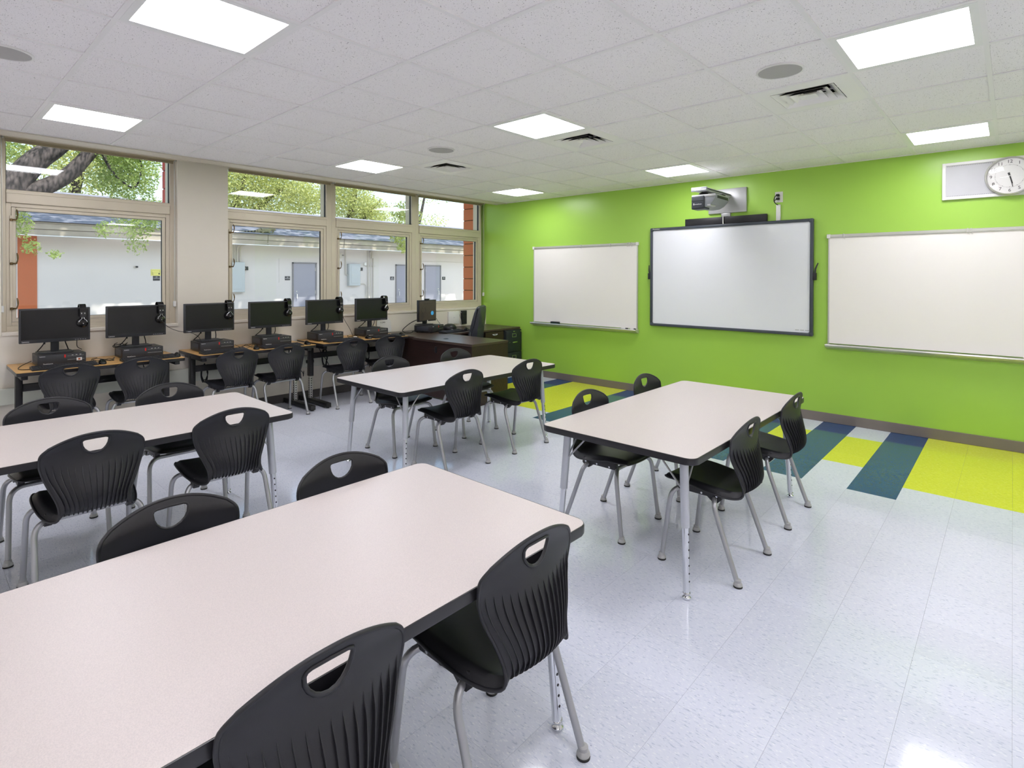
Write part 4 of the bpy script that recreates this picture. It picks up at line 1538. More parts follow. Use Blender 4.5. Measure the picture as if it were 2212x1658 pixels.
tag(MB().box(-0.03, -2.80, DZ, 0.01, -2.755, DZ + .028, 0.01).build('paper_scrap', m_white), 'crumpled white paper scrap behind the fifth keyboard', 'paper')
# round cornered white sheet leaning on the wall behind the rightmost monitor
p = MB().prism([(-0.12, 0)] + [(0.12 * math.cos(a), 0.12 + 0.10 * math.sin(a)) for a in [k * PI / 12 for k in range(13)]][1:-1][::-1] + [(0.12, 0)], 0, 0.004, 'x')
o = p.build('paper_sheet', m_white, None, False)
o.location = (-0.43, -2.055, DZ); o.rotation_euler = (0, -0.12, 0)
tag(o, 'white rounded sheet leaning on the wall behind the rightmost monitor', 'paper')
text('lettering', 'I CAN', 0.03, (0.0046, -0.02, 0.14), FACE_X, m_ink, o)

# ------------------------------------------------------------------ TEACHER CORNER
t = thing('teacher_desk', 'dark espresso L-shaped teacher desk in the corner by the windows', 'desk', (0, 0, 0))
MB().box(-0.452, -2.085, 0.722, 0.355, -0.03, 0.752, 0.003, 1).build('return_top', m_espresso_top, t)
MB().box(0.357, -2.150, 0.722, 1.490, -1.520, 0.752, 0.003, 1).build('desk_top', m_espresso_top, t)
MB().box(0.30, -2.120, 0.02, 1.465, -2.100, 0.722).build('modesty_panel', m_espresso, t, False)
MB().box(1.462, -2.145, 0.0, 1.486, -1.525, 0.722, 0.002, 1).build('end_panel', m_espresso, t)
MB().box(-0.42, -2.078, 0.0, 0.345, -2.054, 0.722, 0.002, 1).build('end_panel', m_espresso, t)
MB().box(-0.440, -2.05, 0.12, -0.42, -0.45, 0.722).build('back_panel', m_espresso, t, False)
gm = MB().lathe([(0.034, 0.0), (0.034, 0.003), (0.024, 0.004), (0.024, 0.001)], (0.80, -1.96, 0.752), 20).build('cable_grommet', m_plastic, t)
lk = MB()
lk.box(0.775, -2.124, 0.585, 0.815, -2.119, 0.665, 0.008)
lo = lk.build('cable_port', m_plastic, t)
MB().cyl((0.80, -2.127, 0.60), (0.80, -2.123, 0.60), 0.008, 12).build('lock', m_chrome, lo)
pd = MB().box(-0.40, -0.815, 0.01, 0.335, -0.405, 0.720).build('pedestal', m_espresso, t, False)
for z0, z1 in ((0.585, 0.712), (0.45, 0.578), (0.02, 0.443)):
    MB().box(0.336, -0.810, z0, 0.352, -0.410, z1, 0.002, 1).build('drawer', m_espresso, pd)
hd = MB()
hd.tube(arc_pts((0.356, -0.665, 0.675), (0.366, -0.61, 0.645), (0.356, -0.555, 0.675), 8), 0.006, 8)
hd.tube([(0.356, -0.665, 0.677), (0.356, -0.555, 0.677)], 0.004, 8)
hd.build('drawer_pull', m_chrome, pd)

t = thing('filing_cabinet', 'black two-drawer metal filing cabinet beside the green wall', 'cabinet', (0, 0, 0))
MB().box(-0.25, -0.392, 0.0, 0.362, -0.018, 0.718, 0.004).build('body', m_cabinet, t)
for z0, z1 in ((0.375, 0.705), (0.03, 0.365)):
    dr = MB().box(0.362, -0.384, z0, 0.380, -0.026, z1, 0.004).build('drawer', m_cabinet, t)
    lf = MB()
    zc = z1 - .075
    for s in (-1, 1):
        lf.box(0.380, -0.205 + s * .048, zc - .028, 0.386, -0.205 + s * .040, zc + .028, 0.001, 1)
        lf.box(0.380, -0.253, zc + s * .028, 0.386, -0.157, zc + s * .021, 0.001, 1)
    lf.build('label_frame', m_chrome, dr)
    h = MB()
    h.box(0.380, -0.255, zc - .115, 0.400, -0.145, zc - .095, 0.005)
    h.box(0.380, -0.31, zc - .112, 0.386, -0.298, zc - .098, 0.003)
    h.build('handle', m_chrome, dr)
MB().cyl((0.381, -0.052, 0.690), (0.388, -0.052, 0.690), 0.011, 12).build('lock', m_chrome, t)
MB().box(0.3805, -0.225, 0.688, 0.382, -0.19, 0.697).build('badge', m_chrome, t)

# teacher's computer, screen, keyboard, mouse, desk device
A = 0.36
tp = dup(pc, (0.04, -1.467, 0.753), A, 'teacher computer turned sideways on the dark desk')
tp['group'] = ''
del tp['group']
for ch in list(tp.children):
    if ch.name.startswith('model_name'): bpy.data.objects.remove(ch)
tm = thing('monitor', 'square teacher monitor showing a dim slide on the dark desk', 'monitor', (-0.115, -1.53, 0.8535), 0.16)
MB().box(-0.04, -0.185, 0.050, 0.0, 0.185, 0.360, 0.004).build('bezel', m_plastic, tm)
sc_ = MB().box(-0.001, -0.170, 0.066, 0.0008, 0.170, 0.346).build('screen', m_monscreen, tm, False)
text('slide_title', 'Welcome to the class', 0.022, (0.0012, 0.02, 0.310), FACE_X, m_montext, sc_, depth=0.0002)
ln = MB()
for k in range(5):
    ln.box(0.0009, -0.150, 0.085 + k * .018, 0.0012, -0.095 + (k * 37 % 5) * .008, 0.091 + k * .018)
ln.build('slide_lines', m_montext, sc_, False)
rg = MB()
rg.tube([(0.0011, -0.085 + .045 * math.cos(2 * PI * k / 24), 0.215 + .045 * math.sin(2 * PI * k / 24)) for k in range(25)], 0.002, 6, caps=False)
rg.build('slide_ring', m_montext, sc_)
MB().lathe([(0.030, 0.0008), (0.030, 0.0013), (0.001, 0.0013)], (0, 0.10, 0.165), 24, 'x').build('slide_badge', m_monblue, sc_)
MB().box(-0.075, -0.035, 0.0, -0.04, 0.035, 0.2, 0.006).build('neck', m_plastic, tm)
MB().prism(rrect(-0.16, -0.11, 0.03, 0.11, 0.03, 4), 0.0, 0.010, 'z', 0.003).build('base', m_plastic, tm)
MB().lathe([(0.009, 0.0), (0.009, 0.0014), (0.001, 0.0014)], (0, 0.0, 0.058), 16, 'x').build('logo', m_print, tm)
t = thing('webcam', 'small black webcam clipped on the teacher monitor', 'webcam', (-0.115, -1.53, 1.2140), 0.16)
MB().box(-0.03, -0.045, 0.0, 0.012, 0.045, 0.018, 0.006).build('body', m_plastic, t)
MB().cyl((0.011, 0.02, 0.009), (0.016, 0.02, 0.009), 0.007, 12).build('lens', m_chrome, t)
tk_ = dup(kb, (0.215, -1.335, 0.753), 0.17, 'black keyboard on the dark teacher desk')
del tk_['group']
tm_ = dup(ms, (0.190, -1.035, 0.753), 0.1, 'black mouse on the dark teacher desk')
del tm_['group']
t = thing('desk_phone', 'rounded black device behind the teacher keyboard', 'device', (-0.10, -1.12, 0.7525), 0.5)
b = MB()
b.lathe([(0.10, 0.0), (0.105, 0.012), (0.100, 0.045), (0.075, 0.075), (0.04, 0.088), (0.001, 0.09)], n=26)
b.build('shell', m_plastic, t)
MB().lathe([(0.103, 0.010), (0.106, 0.014), (0.103, 0.018)], n=26).build('seam', m_gloss, t)
cable('thick black cord curling left of the teacher computer', [(-0.22, -1.60, 0.93), (-0.24, -1.70, 0.90), (-0.26, -1.80, 0.84), (-0.24, -1.88, 0.785), (-0.16, -1.89, 0.760), (-0.10, -1.84, 0.760), (-0.14, -1.76, 0.775), (-0.20, -1.74, 0.760)], 0.006)
cable('thin cord from the teacher screen to its computer', [(-0.10, -1.38, 0.94), (-0.09, -1.36, 0.90), (-0.06, -1.34, 0.856)], 0.003)

# wall boxes above the desk
t = thing('wall_box', 'white square network box on the wall under the corner window', 'box', (XW, -0.745, 0.897))
MB().box(0.0, -0.115, -0.10, 0.035, 0.115, 0.10, 0.008).build('cover', m_white, t)
text('logo', 'oOo', 0.02, (0.0355, 0.0, 0.0), FACE_X, m_silver, t)
t = thing('wall_adapter', 'black ribbed power adapter mounted beside the white box', 'adapter', (XW, -0.525, 0.89))
MB().box(0.0, -0.055, -0.11, 0.035, 0.055, 0.11, 0.006).build('case', m_plastic, t)
rb = MB()
for k in range(8):
    rb.box(0.035, -0.045, -0.095 + k * .024, 0.040, 0.045, -0.083 + k * .024, 0.002, 1)
rb.build('ribs', m_plastic2, t)
cable('grey cord between the wall adapter and the white box', [(-0.44, -0.57, 0.96), (-0.43, -0.61, 0.985), (-0.43, -0.64, 0.97), (-0.43, -0.60, 0.86), (-0.42, -0.60, 0.76)], 0.004, None, m_silver)

# office chair
t = thing('office_chair', 'grey leather office chair behind the dark teacher desk', 'chair', (0.24, -1.165, 0), 0.58)
# +x is the back
b = MB()
prof = [(0.20, 0.50), (0.165, 0.60), (0.15, 0.70), (0.16, 0.80), (0.19, 0.92), (0.225, 1.04), (0.25, 1.11), (0.275, 1.135), (0.305, 1.12), (0.31, 1.06), (0.295, 0.95), (0.275, 0.80), (0.265, 0.65), (0.27, 0.52)]
b.prism(prof, -0.22, 0.22, 'y', 0.04, 3)
b.build('backrest', m_leather, t)
pp = MB()
for s in (-1, 1):
    pp.tube(spline([(0.20, s * .20, 0.56), (0.165, s * .205, 0.72), (0.20, s * .205, 0.92), (0.245, s * .20, 1.08), (0.28, s * .16, 1.13)], 5), 0.009, 8)
pp.build('piping', m_leather2, t)
b = MB()
b.prism([(0.185, 0.52), (0.135, 0.60), (0.118, 0.70), (0.14, 0.79), (0.18, 0.82)], -0.18, 0.18, 'y', 0.02, 2)
b.build('lumbar_cushion', m_leather, t)
MB().box(-0.28, -0.24, 0.44, 0.22, 0.24, 0.54, 0.04, 3).build('seat', m_leather, t)
for s in (-1, 1):
    MB().tube(spline([(0.20, s * .25, 0.48), (0.17, s * .27, 0.62), (0.08, s * .275, 0.68), (-0.14, s * .275, 0.68), (-0.20, s * .27, 0.62), (-0.16, s * .25, 0.48)], 5), 0.016, 10).build('armrest', m_plastic, t)
MB().cyl((0, 0, 0.10), (0, 0, 0.44), 0.028, 14).build('gas_lift', m_plastic, t)
for k in range(5):
    a = 2 * PI * k / 5 + .3
    ca, sa = math.cos(a), math.sin(a)
    ar = MB().tube([(0.02 * ca, 0.02 * sa, 0.115), (0.29 * ca, 0.29 * sa, 0.075)], [0.026, 0.016], 10).build('base_arm', m_plastic, t)
    MB().cyl((0.29 * ca - .012 * sa, 0.29 * sa + .012 * ca, 0.028), (0.29 * ca + .012 * sa, 0.29 * sa - .012 * ca, 0.028), 0.027, 14).cyl((0.29 * ca, 0.29 * sa, 0.03), (0.29 * ca, 0.29 * sa, 0.08), 0.008, 8).build('caster', m_rubber, ar)

# ------------------------------------------------------------------ OUTDOORS
GZ = -0.10
o = MB().box(-34, -26, GZ - .4, -0.70, 32, GZ).build('ground', m_concrete, None, False)
o['kind'] = 'structure'
# roof slab of our own building keeps the sun out of the room
o = MB().box(-1.25, RY - .6, H + 0.32, RX + .6, 14, H + 0.52).build('trim_5', m_roofing, None, False)
o['kind'] = 'structure'
o = MB().box(-0.70, 0.15, -0.15, -0.5, 14, H + .3).box(-0.7, 13.9, -.15, RX + .15, 14, H + .3).build('trim_6', m_beige, None, False)
o['kind'] = 'structure'

# painted block fins of our own wall, each block a part
def fin(y0, y1, x0, mblk, label, z1):
    t = thing('block_fin', label, 'wall', (0, 0, 0))
    MB().box(x0 + .009, y0 + .009, GZ, -0.70, y1 - .009, z1).build('mortar_core', m_mortar, t, False)
    bh = 0.203
    z = GZ
    k = 0
    while z < z1 - .05:
        zz = min(z1, z + bh - .012)
        MB().box(x0, y0, z, -0.702, y1, zz, 0.003, 1).build('block', mblk, t, False)
        z += bh; k += 1
fin(-0.03, 0.17, -1.00, m_terra, 'terracotta painted block fin outside the corner window', H + .3)
fin(-4.66, -4.46, -0.93, m_terra2, 'red painted block fin outside, right of the leftmost window', H + .3)

# opposite school building
XF = -10.5
b = thing('school_building', 'low cream school building with grey doors across the courtyard', 'building', (0, 0, 0))
MB().box(XF - 5.2, -16, GZ, XF, 26, 2.48).build('wall', m_stucco, b, False)
MB().box(XF, 6.44, 2.122, XF + .012, 26, 2.134).build('reveal_line', m_conduit, b, False)
MB().box(XF - .01, -16, 2.48, -9.74, 26, 2.50).build('soffit', m_stucco, b, False)
fa = MB()
y = -16
R5 = random.Random(3)
while y < 26:
    L = 2.4 + R5.random() * .8
    MB().box(-9.755, y, 2.58, -9.715, min(26, y + L - .012), 2.74, 0.004, 1).build('fascia_board', m_fascia, b, False)
    MB().box(-9.77, y, 2.445, -9.735, min(26, y + L - .012), 2.572, 0.004, 1).build('fascia_board', m_fascia, b, False)
    y += L
MB().box(-9.78, -16, 2.425, -9.70, 26, 2.447, 0.003, 1).build('drip_edge', m_drip, b)
rm = MB()
# low pitched shingle roof in overlapping courses
xa, za = -9.66, 2.745
NCR = 26
for k in range(NCR):
    x0 = xa - k * .20; x1 = x0 - .215
    z0 = za + k * .20 * .247; z1 = z0 + .215 * .247
    rm.prism([(x0, z0), (x0, z0 + .016), (x1, z1 + .006), (x1, z1 - .004)], -16, 26, 'y')
ro = rm.build('shingle_courses', m_roof, b, False)
MB().box(-15.7, -16, 2.6, -14.9, 26, 4.04).build('roof_deck', m_roof, b, False)
MB().prism([(-9.7, 2.70), (-14.9, 3.97), (-14.9, 2.70)], -16, 26, 'y').build('roof_structure', m_fascia, b, False)

def door(y0, y1, label_side, h):
    f = MB()
    fr_y = 0.045
    f.box(XF - .02, y0 - fr_y, GZ, XF + .035, y0, 1.985, 0.003, 1)
    f.box(XF - .02, y1, GZ, XF + .035, y1 + fr_y, 1.985, 0.003, 1)
    f.box(XF - .02, y0 - fr_y, 1.945, XF + .035, y1 + fr_y, 1.99, 0.003, 1)
    df = f.build('door_frame', m_doorframe, b)
    MB().box(XF - .01, y0, GZ, XF + .018, y1, 1.945).build('door_leaf', m_doorgrey, df, False)
    hy = y0 + .09 if h < 0 else y1 - .09
    hh = MB()
    hh.tube([(XF + .018, hy, 0.86), (XF + .06, hy, 0.865), (XF + .06, hy, 0.995), (XF + .018, hy, 1.00)], 0.012, 8)
    hh.build('door_pull', m_white, df)
    MB().cyl((XF + .018, hy, 1.08), (XF + .026, hy, 1.08), 0.022, 12).build('door_lock', m_trim, df)
    hg = MB()
    yy = y1 - .004 if h < 0 else y0 + .004
    for z in (0.25, 1.05, 1.78):
        hg.box(XF + .016, yy - .012, z - .055, XF + .03, yy + .012, z + .055, 0.002, 1)
    hg.build('hinges', m_trim, df)
door(1.475, 2.190, 0, -1)
door(5.315, 6.03, 0, -1)
door(6.635, 7.345, 0, 1)
MB().box(XF - .01, -4.90, GZ, XF + .02, -4.57, 2.47).build('orange_pilaster', m_orange, b, False)
MB().box(XF - .01, 6.28, GZ, XF + .02, 6.44, 2.47).build('orange_pilaster', m_orange, b, False)
MB().box(XF, 1.02, 1.35, XF + .012, 1.04, 2.10).build('downspout', m_stucco, b, False)

def plaque(y0, y1, z0, z1, lines, lab, m_bg=m_signblk, m_tx=m_print):
    t = thing('door_sign', lab, 'sign', (XF, (y0 + y1) / 2, (z0 + z1) / 2))
    w2, h2 = (y1 - y0) / 2, (z1 - z0) / 2
    MB().box(0.0, -w2, -h2, 0.008, w2, h2, 0.002, 1).build('plate', m_bg, t)
    for body, sz, dz in lines:
        text('lettering', body, sz, (0.0085, 0, dz), FACE_X, m_tx, t)
    return t
plaque(1.199, 1.362, 1.430, 1.553, [('108', 0.034, 0.028), ('STORAGE', 0.033, -0.010)], 'black STORAGE sign left of the first grey door')
plaque(5.044, 5.212, 1.422, 1.549, [('107', 0.034, 0.034), ('BOYS', 0.036, 0.0), ('ROOM', 0.036, -0.034)], 'black sign left of the second grey door')
plaque(7.462, 7.621, 1.425, 1.547, [('106', 0.034, 0.030), ('GIRLS', 0.036, -0.008)], 'black sign right of the third grey door')
plaque(-2.285, -2.127, 1.430, 1.553, [('104', 0.030, 0.034), ('CLASSROOM', 0.024, 0.0)], 'black CLASSROOM sign under the yellow sign outside')
t = plaque(-2.334, -2.110, 1.558, 1.727, [], 'pale yellow notice sign on the building outside', m_yellow)
f = MB()
for s in (-1, 1):
    f.box(0.0081, s * .09, -0.055, 0.009, s * .085, 0.05)
    f.box(0.0081, -0.09, 0.02 + s * .030 - .0, 0.009, 0.09, 0.022 + s * .030)
f.box(0.0081, -0.085, -0.02, 0.009, -0.055, -0.012); f.box(0.0081, -0.085, -0.055, 0.009, -0.05, -0.047)
f.box(0.0081, 0.06, -0.05, 0.009, 0.085, -0.015)
f.build('printing', m_ink, t, False)
t = thing('wall_light', 'small dark light fixture on the building outside the left window', 'light', (XF, -2.68, 1.786))
MB().box(0, -0.02, -0.015, 0.05, 0.02, 0.015, 0.004).build('bracket', m_conduit, t)
MB().box(0.03, 0.005, -0.025, 0.10, 0.05, 0.02, 0.006).build('head', m_plastic, t)

def epanel(y0, y1, z0, z1, lab):
    t = thing('electrical_panel', lab, 'electrical panel', (XF, (y0 + y1) / 2, (z0 + z1) / 2), 0, 'grey electrical panels on the far building')
    w2, h2 = (y1 - y0) / 2, (z1 - z0) / 2
    MB().box(0, -w2, -h2, 0.14, w2, h2, 0.004).build('enclosure', m_panelbox, t)
    MB().box(0.14, -w2 + .01, -h2 + .01, 0.150, w2 - .01, h2 - .01, 0.003, 1).build('cover', m_panelbox, t)
    dr = MB().box(0.150, -w2 + .07, -h2 + .09, 0.158, w2 - .08, h2 - .06, 0.003, 1).build('hatch', m_panelbox, t)
    MB().box(0.158, -w2 + .10, -0.03, 0.168, -w2 + .125, 0.02, 0.003, 1).build('latch', m_trim, dr)
    pl = MB()
    pl.box(0.03, w2, h2 - .21, 0.10, w2 + .035, h2 - .14, 0.004)
    pl.build('side_fitting', m_conduit, t)
    MB().box(0.02, w2 + .03, h2 - .23, 0.12, w2 + .105, h2 - .12, 0.006).build('meter_head', m_plastic, t)
    return t
t = epanel(-0.50, -0.033, 1.09, 1.955, 'tall grey electrical panel seen at the left of the second window')
for k, y in enumerate((-0.345, -0.305, -0.265, -0.215, -0.13)):
    pts = [(XF + .06, y, 1.95), (XF + .06, y, 2.30)]
    if k >= 3: pts += arc_pts((XF + .06, y, 2.30), (XF + .06, y, 2.45), (XF + .06, y + .16, 2.455), 6)[1:]
    else: pts.append((XF + .06, y, 2.478))
    o = MB().tube(pts, 0.017 if k < 4 else 0.022, 10).build('conduit', m_conduit, t)
    o.location = (-XF, 0.5 * (0.50 + 0.033), -(1.09 + 1.955) / 2)
t = epanel(3.325, 3.750, 1.235, 1.975, 'grey electrical panel in the third window, beside thin pipes')
def pipe(lab, pts, r=0.016):
    o = MB().tube(pts, r, 10).build('conduit', m_conduit)
    return tag(o, lab, 'pipe', 'thin pipes on the far building')
pipe('thin pipe dropping from the eave to the left side of the grey panel', [(XF + .04, 3.245, 2.478), (XF + .04, 3.245, 1.64), (XF + .04, 3.26, 1.61), (XF + .04, 3.325, 1.60)])
pipe('left one of the three thin vertical pipes on the far wall', [(XF + .04, 4.113, 2.478), (XF + .04, 4.113, 0.80), (XF + .04, 4.113, GZ)])
pipe('middle thin vertical pipe with a bend at the eave', [(XF + .09, 4.176, GZ), (XF + .09, 4.176, 2.34)] + arc_pts((XF + .09, 4.176, 2.34), (XF + .09, 4.176, 2.46), (XF + .09, 4.29, 2.462), 5)[1:] + [(XF + .09, 4.46, 2.462)])
pipe('right thin vertical pipe rising to a small box', [(XF + .04, 4.314, GZ), (XF + .04, 4.314, 2.19)])
pipe('curved thin pipe leaving the lower right of the grey panel', [(XF + .04, 3.75, 1.30), (XF + .04, 3.93, 1.30)] + arc_pts((XF + .04, 3.93, 1.30), (XF + .04, 4.03, 1.29), (XF + .04, 4.035, 1.17), 5) + [(XF + .04, 4.035, GZ)], 0.013)
tag(MB().box(XF, 4.225, 2.18, XF + .08, 4.285, 2.44, 0.004).build('junction_box', m_conduit), 'small tall junction box under the eave by the pipes', 'box')
tag(MB().box(XF, 3.96, 1.93, XF + .07, 4.03, 2.03, 0.006).build('sensor_box', m_white), 'small white sensor box above the thin pipes', 'box')
tag(MB().box(XF, 4.02, 1.908, XF + .05, 4.40, 1.922, 0.002).build('pipe_strut', m_conduit), 'horizontal strut clamping the thin pipes', 'bracket')
t = thing('flood_light', 'small flood light under the eave at the edge of the third window', 'light', (XF, 3.02, 2.26))
MB().cyl((0, 0, 0), (0.1, 0, 0), 0.03, 12).cyl((0.1, 0, -.1), (0.1, 0.0, .06), 0.045, 14).build('lamp_head', m_conduit, t)
MB().tube([(0.08, 0, 0.0), (0.09, 0.14, 0.0)], 0.01, 8).build('arm', m_plastic, t)

# iguana basking on the roof edge: one continuous skin
def iguana():
    pts = [(-0.66, 0.010, .006), (-0.56, 0.012, .011), (-0.46, 0.014, .015), (-0.36, 0.016, .019), (-0.26, 0.018, .023), (-0.16, 0.022, .030), (-0.10, 0.030, .042),
           (0.0, 0.055, .060), (0.12, 0.068, .070), (0.24, 0.080, .062), (0.31, 0.105, .042), (0.37, 0.125, .046), (0.43, 0.120, .036), (0.48, 0.105, .018)]
    vs = [Vector((0, y, z)) for y, z, r in pts]; rr = [r for _, _, r in pts]
    ed = [(i, i + 1) for i in range(len(pts) - 1)]
    def limb(root, chain):
        a = root
        for p, r in chain:
            vs.append(Vector(p)); rr.append(r); ed.append((a, len(vs) - 1)); a = len(vs) - 1
    for s in (-1, 1):
        limb(9, [((s * .07, 0.27, .055), .022), ((s * .10, 0.22, .035), .018), ((s * .10, 0.30, .010), .014), ((s * .11, 0.36, .008), .009)])
        limb(7, [((s * .08, 0.04, .05), .026), ((s * .11, 0.10, .045), .020), ((s * .12, 0.02, .012), .014), ((s * .13, 0.10, .008), .009)])
    me = bpy.data.meshes.new('body'); me.from_pydata(vs, ed, [])
    o = link('iguana_tmp', me)
    sk = o.modifiers.new('s', 'SKIN')
    for i, v in enumerate(me.skin_vertices[0].data):
        v.radius = (rr[i], rr[i]); v.use_root = (i == 8)
    sb = o.modifiers.new('d', 'SUBSURF'); sb.levels = 2; sb.render_levels = 2
    bpy.context.view_layer.update()
    m2 = bpy.data.meshes.new_from_object(o.evaluated_get(bpy.context.evaluated_depsgraph_get()))
    bpy.data.objects.remove(o)
    m2.materials.clear(); m2.materials.append(m_iguana); m2.materials.append(m_iguana_d)
    for p in m2.polygons:
        p.use_smooth = True
        y = p.center.y
        if y < -0.06 and int((y + 2) / 0.042) % 2 == 0: p.material_index = 1
    t = thing('iguana', 'iguana with a banded tail basking on the roof edge outside', 'iguana', (-9.87, 0.16, 2.800), 0)
    link('body', m2, t)
    sp = MB()
    for k in range(14):
        y = -0.02 + k * .026
        z = 0.115 + 0.025 * math.sin(PI * k / 15) + (k > 9) * .012
        sp._add([Vector((-.004, y - .007, z)), Vector((.004, y - .007, z)), Vector((.004, y + .007, z)), Vector((-.004, y + .007, z)), Vector((0, y - .010, z + .035))], [(0, 1, 2, 3), (0, 1, 4), (1, 2, 4), (2, 3, 4), (3, 0, 4)])
    sp.build('spines', m_iguana, t, False)
    fl = MB()
    fl.prism([(0.36, 0.08), (0.44, 0.085), (0.41, 0.015), (0.36, 0.03)], -0.005, 0.005, 'x')
    fl.build('dewlap', m_iguana, t, False)
    t.rotation_euler = (0, 0.18, 0)
iguana()

# ------------------------------------------------------------------ TREES
def leaves(clusters, size, seed, flat=0.0):
    """clusters: (centre, (rx, ry, rz), count)"""
    R = np.random.default_rng(seed)
    allc = []
    for c, r, n in clusters:
        d = R.normal(size=(n, 3)); d /= np.linalg.norm(d, axis=1)[:, None]
        k = R.random(n) ** (1 / 2.2)
        allc.append(np.array(c) + d * k[:, None] * np.array(r))
    C = np.concatenate(allc)
    n = len(C)
    a = R.normal(size=(n, 3)); a /= np.linalg.norm(a, axis=1)[:, None]
    b = R.normal(size=(n, 3)); b -= (b * a).sum(1)[:, None] * a; b /= np.linalg.norm(b, axis=1)[:, None]
    s = size * (0.6 + 0.8 * R.random(n))[:, None]
    V = np.empty((n, 4, 3))
    V[:, 0] = C - a * s; V[:, 1] = C + b * s * .38; V[:, 2] = C + a * s; V[:, 3] = C - b * s * .38
    me = bpy.data.meshes.new('foliage')
    me.vertices.add(4 * n); me.loops.add(4 * n); me.polygons.add(n)
    me.vertices.foreach_set('co', V.reshape(-1).astype(np.float32))
    me.loops.foreach_set('vertex_index', np.arange(4 * n, dtype=np.int32))
    me.polygons.foreach_set('loop_start', np.arange(0, 4 * n, 4, dtype=np.int32))
    me.update(); me.validate()
    return me
def tree(label, limbs, clusters, size, seed, ml, group='trees around the far building'):
    t = thing('tree', label, 'tree', tuple(limbs[0][0][0]), 0, group)
    b0 = Vector(limbs[0][0][0])
    for k, (pts, rs) in enumerate(limbs):
        P = spline([Vector(p) - b0 for p in pts], 6)
        n = len(P)
        r = [np.interp(i / (n - 1), np.linspace(0, 1, len(rs)), rs) for i in range(n)]
        MB().tube(P, [float(x) for x in r], 12).build('trunk' if k == 0 else 'branch', m_bark, t)
    me = leaves([(tuple(Vector(c) - b0), r, n) for c, r, n in clusters], size, seed)
    me.materials.append(ml)
    f = link('foliage', me, t)
    f['kind'] = 'stuff'
    return t
tree('big oak tree with two leaning dark limbs outside the left window',
     [([(-4.15, -6.9, GZ), (-4.1, -6.5, 1.2), (-4.05, -6.05, 2.1), (-4.0, -5.711, 2.59), (-4.0, -5.547, 2.896), (-4.0, -5.353, 3.182), (-4.0, -5.152, 3.393), (-4.0, -4.94, 3.66), (-4.0, -4.6, 4.2)], [.30, .24, .16, .13, .09]),
      ([(-4.05, -6.2, 1.95), (-4.0, -5.80, 2.48), (-4.0, -5.548, 2.63), (-4.0, -5.404, 2.74), (-4.0, -5.205, 2.856), (-4.0, -4.998, 3.037), (-4.0, -4.809, 3.303), (-4.0, -4.671, 3.533), (-3.9, -4.55, 4.0)], [.15, .12, .11, .09, .06]),
      ([(-4.0, -4.66, 3.55), (-4.0, -4.52, 3.2), (-4.0, -4.386, 3.03), (-4.0, -4.207, 2.93), (-4.0, -4.114, 3.198), (-4.0, -4.145, 3.5)], [.03, .02, .015, .012, .01])],
     [((-4.2, -4.22, 3.25), (.50, .42, .60), 5200), ((-4.2, -4.45, 3.55), (.6, .5, .3), 3000), ((-4.4, -5.05, 3.75), (.5, .7, .25), 2600), ((-4.4, -5.9, 3.35), (.5, .5, .4), 2600), ((-4.4, -5.2, 4.5), (1.2, 1.4, .6), 5000),
      ((-4.2, -4.55, 3.05), (.3, .22, .25), 700), ((-4.2, -5.75, 2.72), (.3, .22, .2), 300), ((-4.0, -5.52, 2.30), (.25, .14, .28), 420), ((-4.0, -5.42, 1.95), (.2, .12, .12), 160), ((-4.0, -5.16, 1.86), (.2, .10, .07), 90),
      ((-4.0, -4.22, 2.35), (.3, .30, .24), 900), ((-4.0, -4.20, 2.05), (.2, .18, .18), 180), ((-4.0, -4.60, 2.25), (.2, .12, .14), 200), ((-4.0, -3.98, 2.55), (.3, .22, .3), 700)],
     0.024, 21, m_leaf)
tree('bushy tree behind the far building, seen over its roof right of the pillar',
     [([(-18.0, 1.6, GZ), (-17.4, 1.8, 2.5), (-17.3, 2.4, 4.6), (-17.3, 3.0, 6.5)], [.30, .22, .15, .08]), ([(-17.4, 1.9, 3.0), (-17.2, 3.4, 4.6), (-17.2, 4.6, 5.6)], [.15, .1, .05])],
     [((-17.3, 2.1, 5.2), (1.4, 1.7, 1.2), 7540), ((-17.3, 4.1, 5.3), (1.4, 1.5, 1.3), 6960), ((-17.3, 3.0, 6.6), (1.8, 2.2, 1.2), 4350), ((-17.6, 5.6, 5.0), (1.2, 1.0, 1.0), 3190), ((-17.0, 2.8, 4.2), (1.0, 2.2, .6), 2175)], 0.062, 31, m_leaf2)
tree('bushy tree behind the far building, seen in the middle transom',
     [([(-18, 7.2, GZ), (-18, 7.4, 2.5), (-17.8, 7.9, 4.8), (-17.8, 8.2, 6.5)], [.30, .22, .15, .08]), ([(-18, 7.4, 3.0), (-17.6, 8.6, 4.6), (-17.6, 9.4, 5.4)], [.14, .1, .05])],
     [((-17.8, 7.6, 5.2), (1.3, 1.5, 1.2), 6090), ((-17.8, 8.9, 4.7), (1.2, 1.0, .9), 3770), ((-17.8, 7.6, 6.6), (1.6, 1.6, 1.1), 3190)], 0.062, 33, m_leaf2)
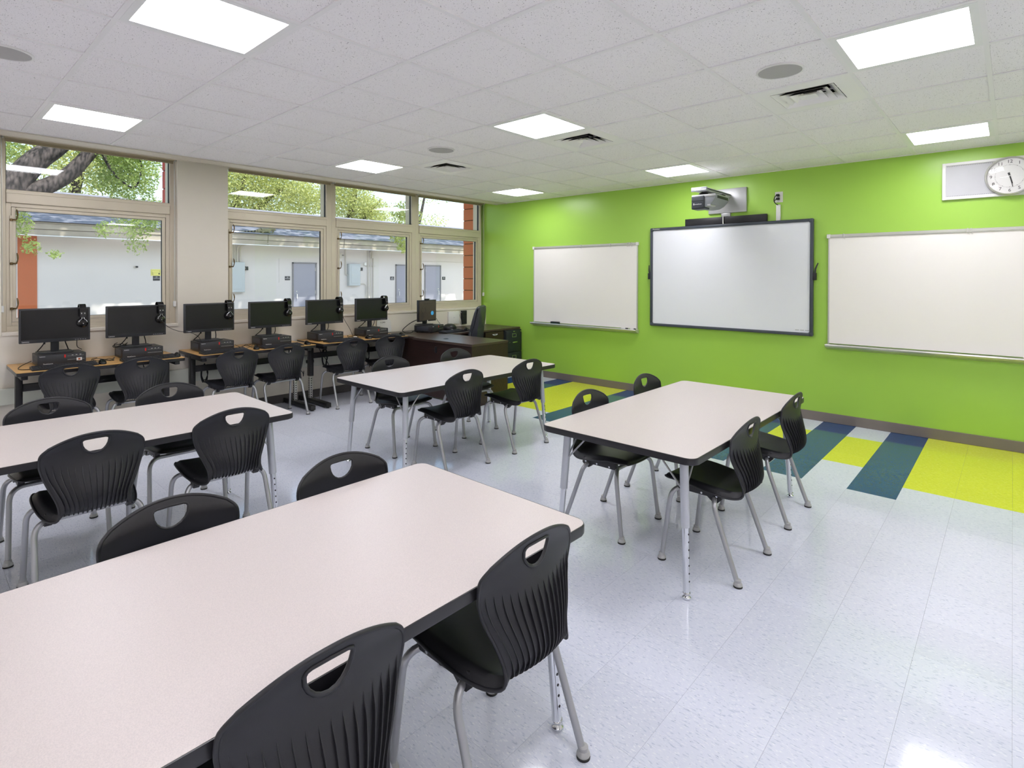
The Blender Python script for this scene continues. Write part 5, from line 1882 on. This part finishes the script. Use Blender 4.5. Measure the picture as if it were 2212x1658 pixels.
tree('sparse yellow green tree behind the far building at the right transoms',
     [([(-17.4, 11.2, GZ), (-17.4, 11.2, 2.6), (-17.3, 11.6, 4.4), (-17.3, 12.0, 6.0)], [.2, .15, .09, .05])],
     [((-17.3, 10.6, 4.6), (1.0, 1.2, .9), 754), ((-17.3, 12.6, 4.4), (.9, .9, .6), 435), ((-17.3, 12.2, 6.0), (1.2, 1.4, .7), 377)], 0.062, 35, m_leaf2)
tree('young light green tree in front of the far building, in the third window',
     [([(-7.4, 4.05, GZ), (-7.35, 3.9, 1.2), (-7.2, 3.5, 2.3), (-7.1, 3.2, 3.0)], [.05, .04, .03, .02])],
     [((-7.0, 2.90, 2.72), (.3, .30, .24), 300), ((-7.0, 3.10, 2.42), (.25, .22, .2), 150), ((-7.0, 3.15, 3.35), (.4, .45, .4), 420)], 0.06, 37, m_leaf2)
tree('background tree behind the far building, left of the pillar',
     [([(-17.6, -3.0, GZ), (-17.6, -3.0, 2.5), (-16.8, -2.8, 4.6), (-16.8, -2.4, 6.5)], [.30, .22, .15, .08])],
     [((-16.8, -2.6, 5.4), (1.4, 2.2, 1.4), 7540), ((-16.8, -5.2, 5.6), (1.4, 1.8, 1.4), 4350), ((-16.8, -3.4, 6.9), (1.6, 2.6, 1.0), 3625)], 0.062, 39, m_leaf2)
# tree off to the side whose crown shades and dapples the roof and facade
tree('tall courtyard tree whose shade dapples the far roof, mostly out of view',
     [([(-5.6, 12.5, GZ), (-5.7, 12.3, 3.0), (-6.4, 11.0, 5.8), (-8.4, 8.5, 8.5)], [.35, .28, .2, .1])],
     [((-8.8, 9.0, 8.8), (2.0, 3.6, 1.2), 1300), ((-8.8, 3.5, 8.7), (2.0, 3.4, 1.2), 1300), ((-8.8, -2.0, 8.6), (2.0, 3.4, 1.2), 1500), ((-8.6, -6.5, 8.6), (2.0, 2.6, 1.2), 1300),
      ((-4.9, 7.0, 8.6), (2.4, 3.6, 1.3), 4200), ((-4.9, 1.5, 8.4), (2.4, 3.2, 1.3), 4200), ((-4.9, -3.5, 8.2), (2.4, 3.4, 1.2), 4800)], 0.19, 41, m_leaf)
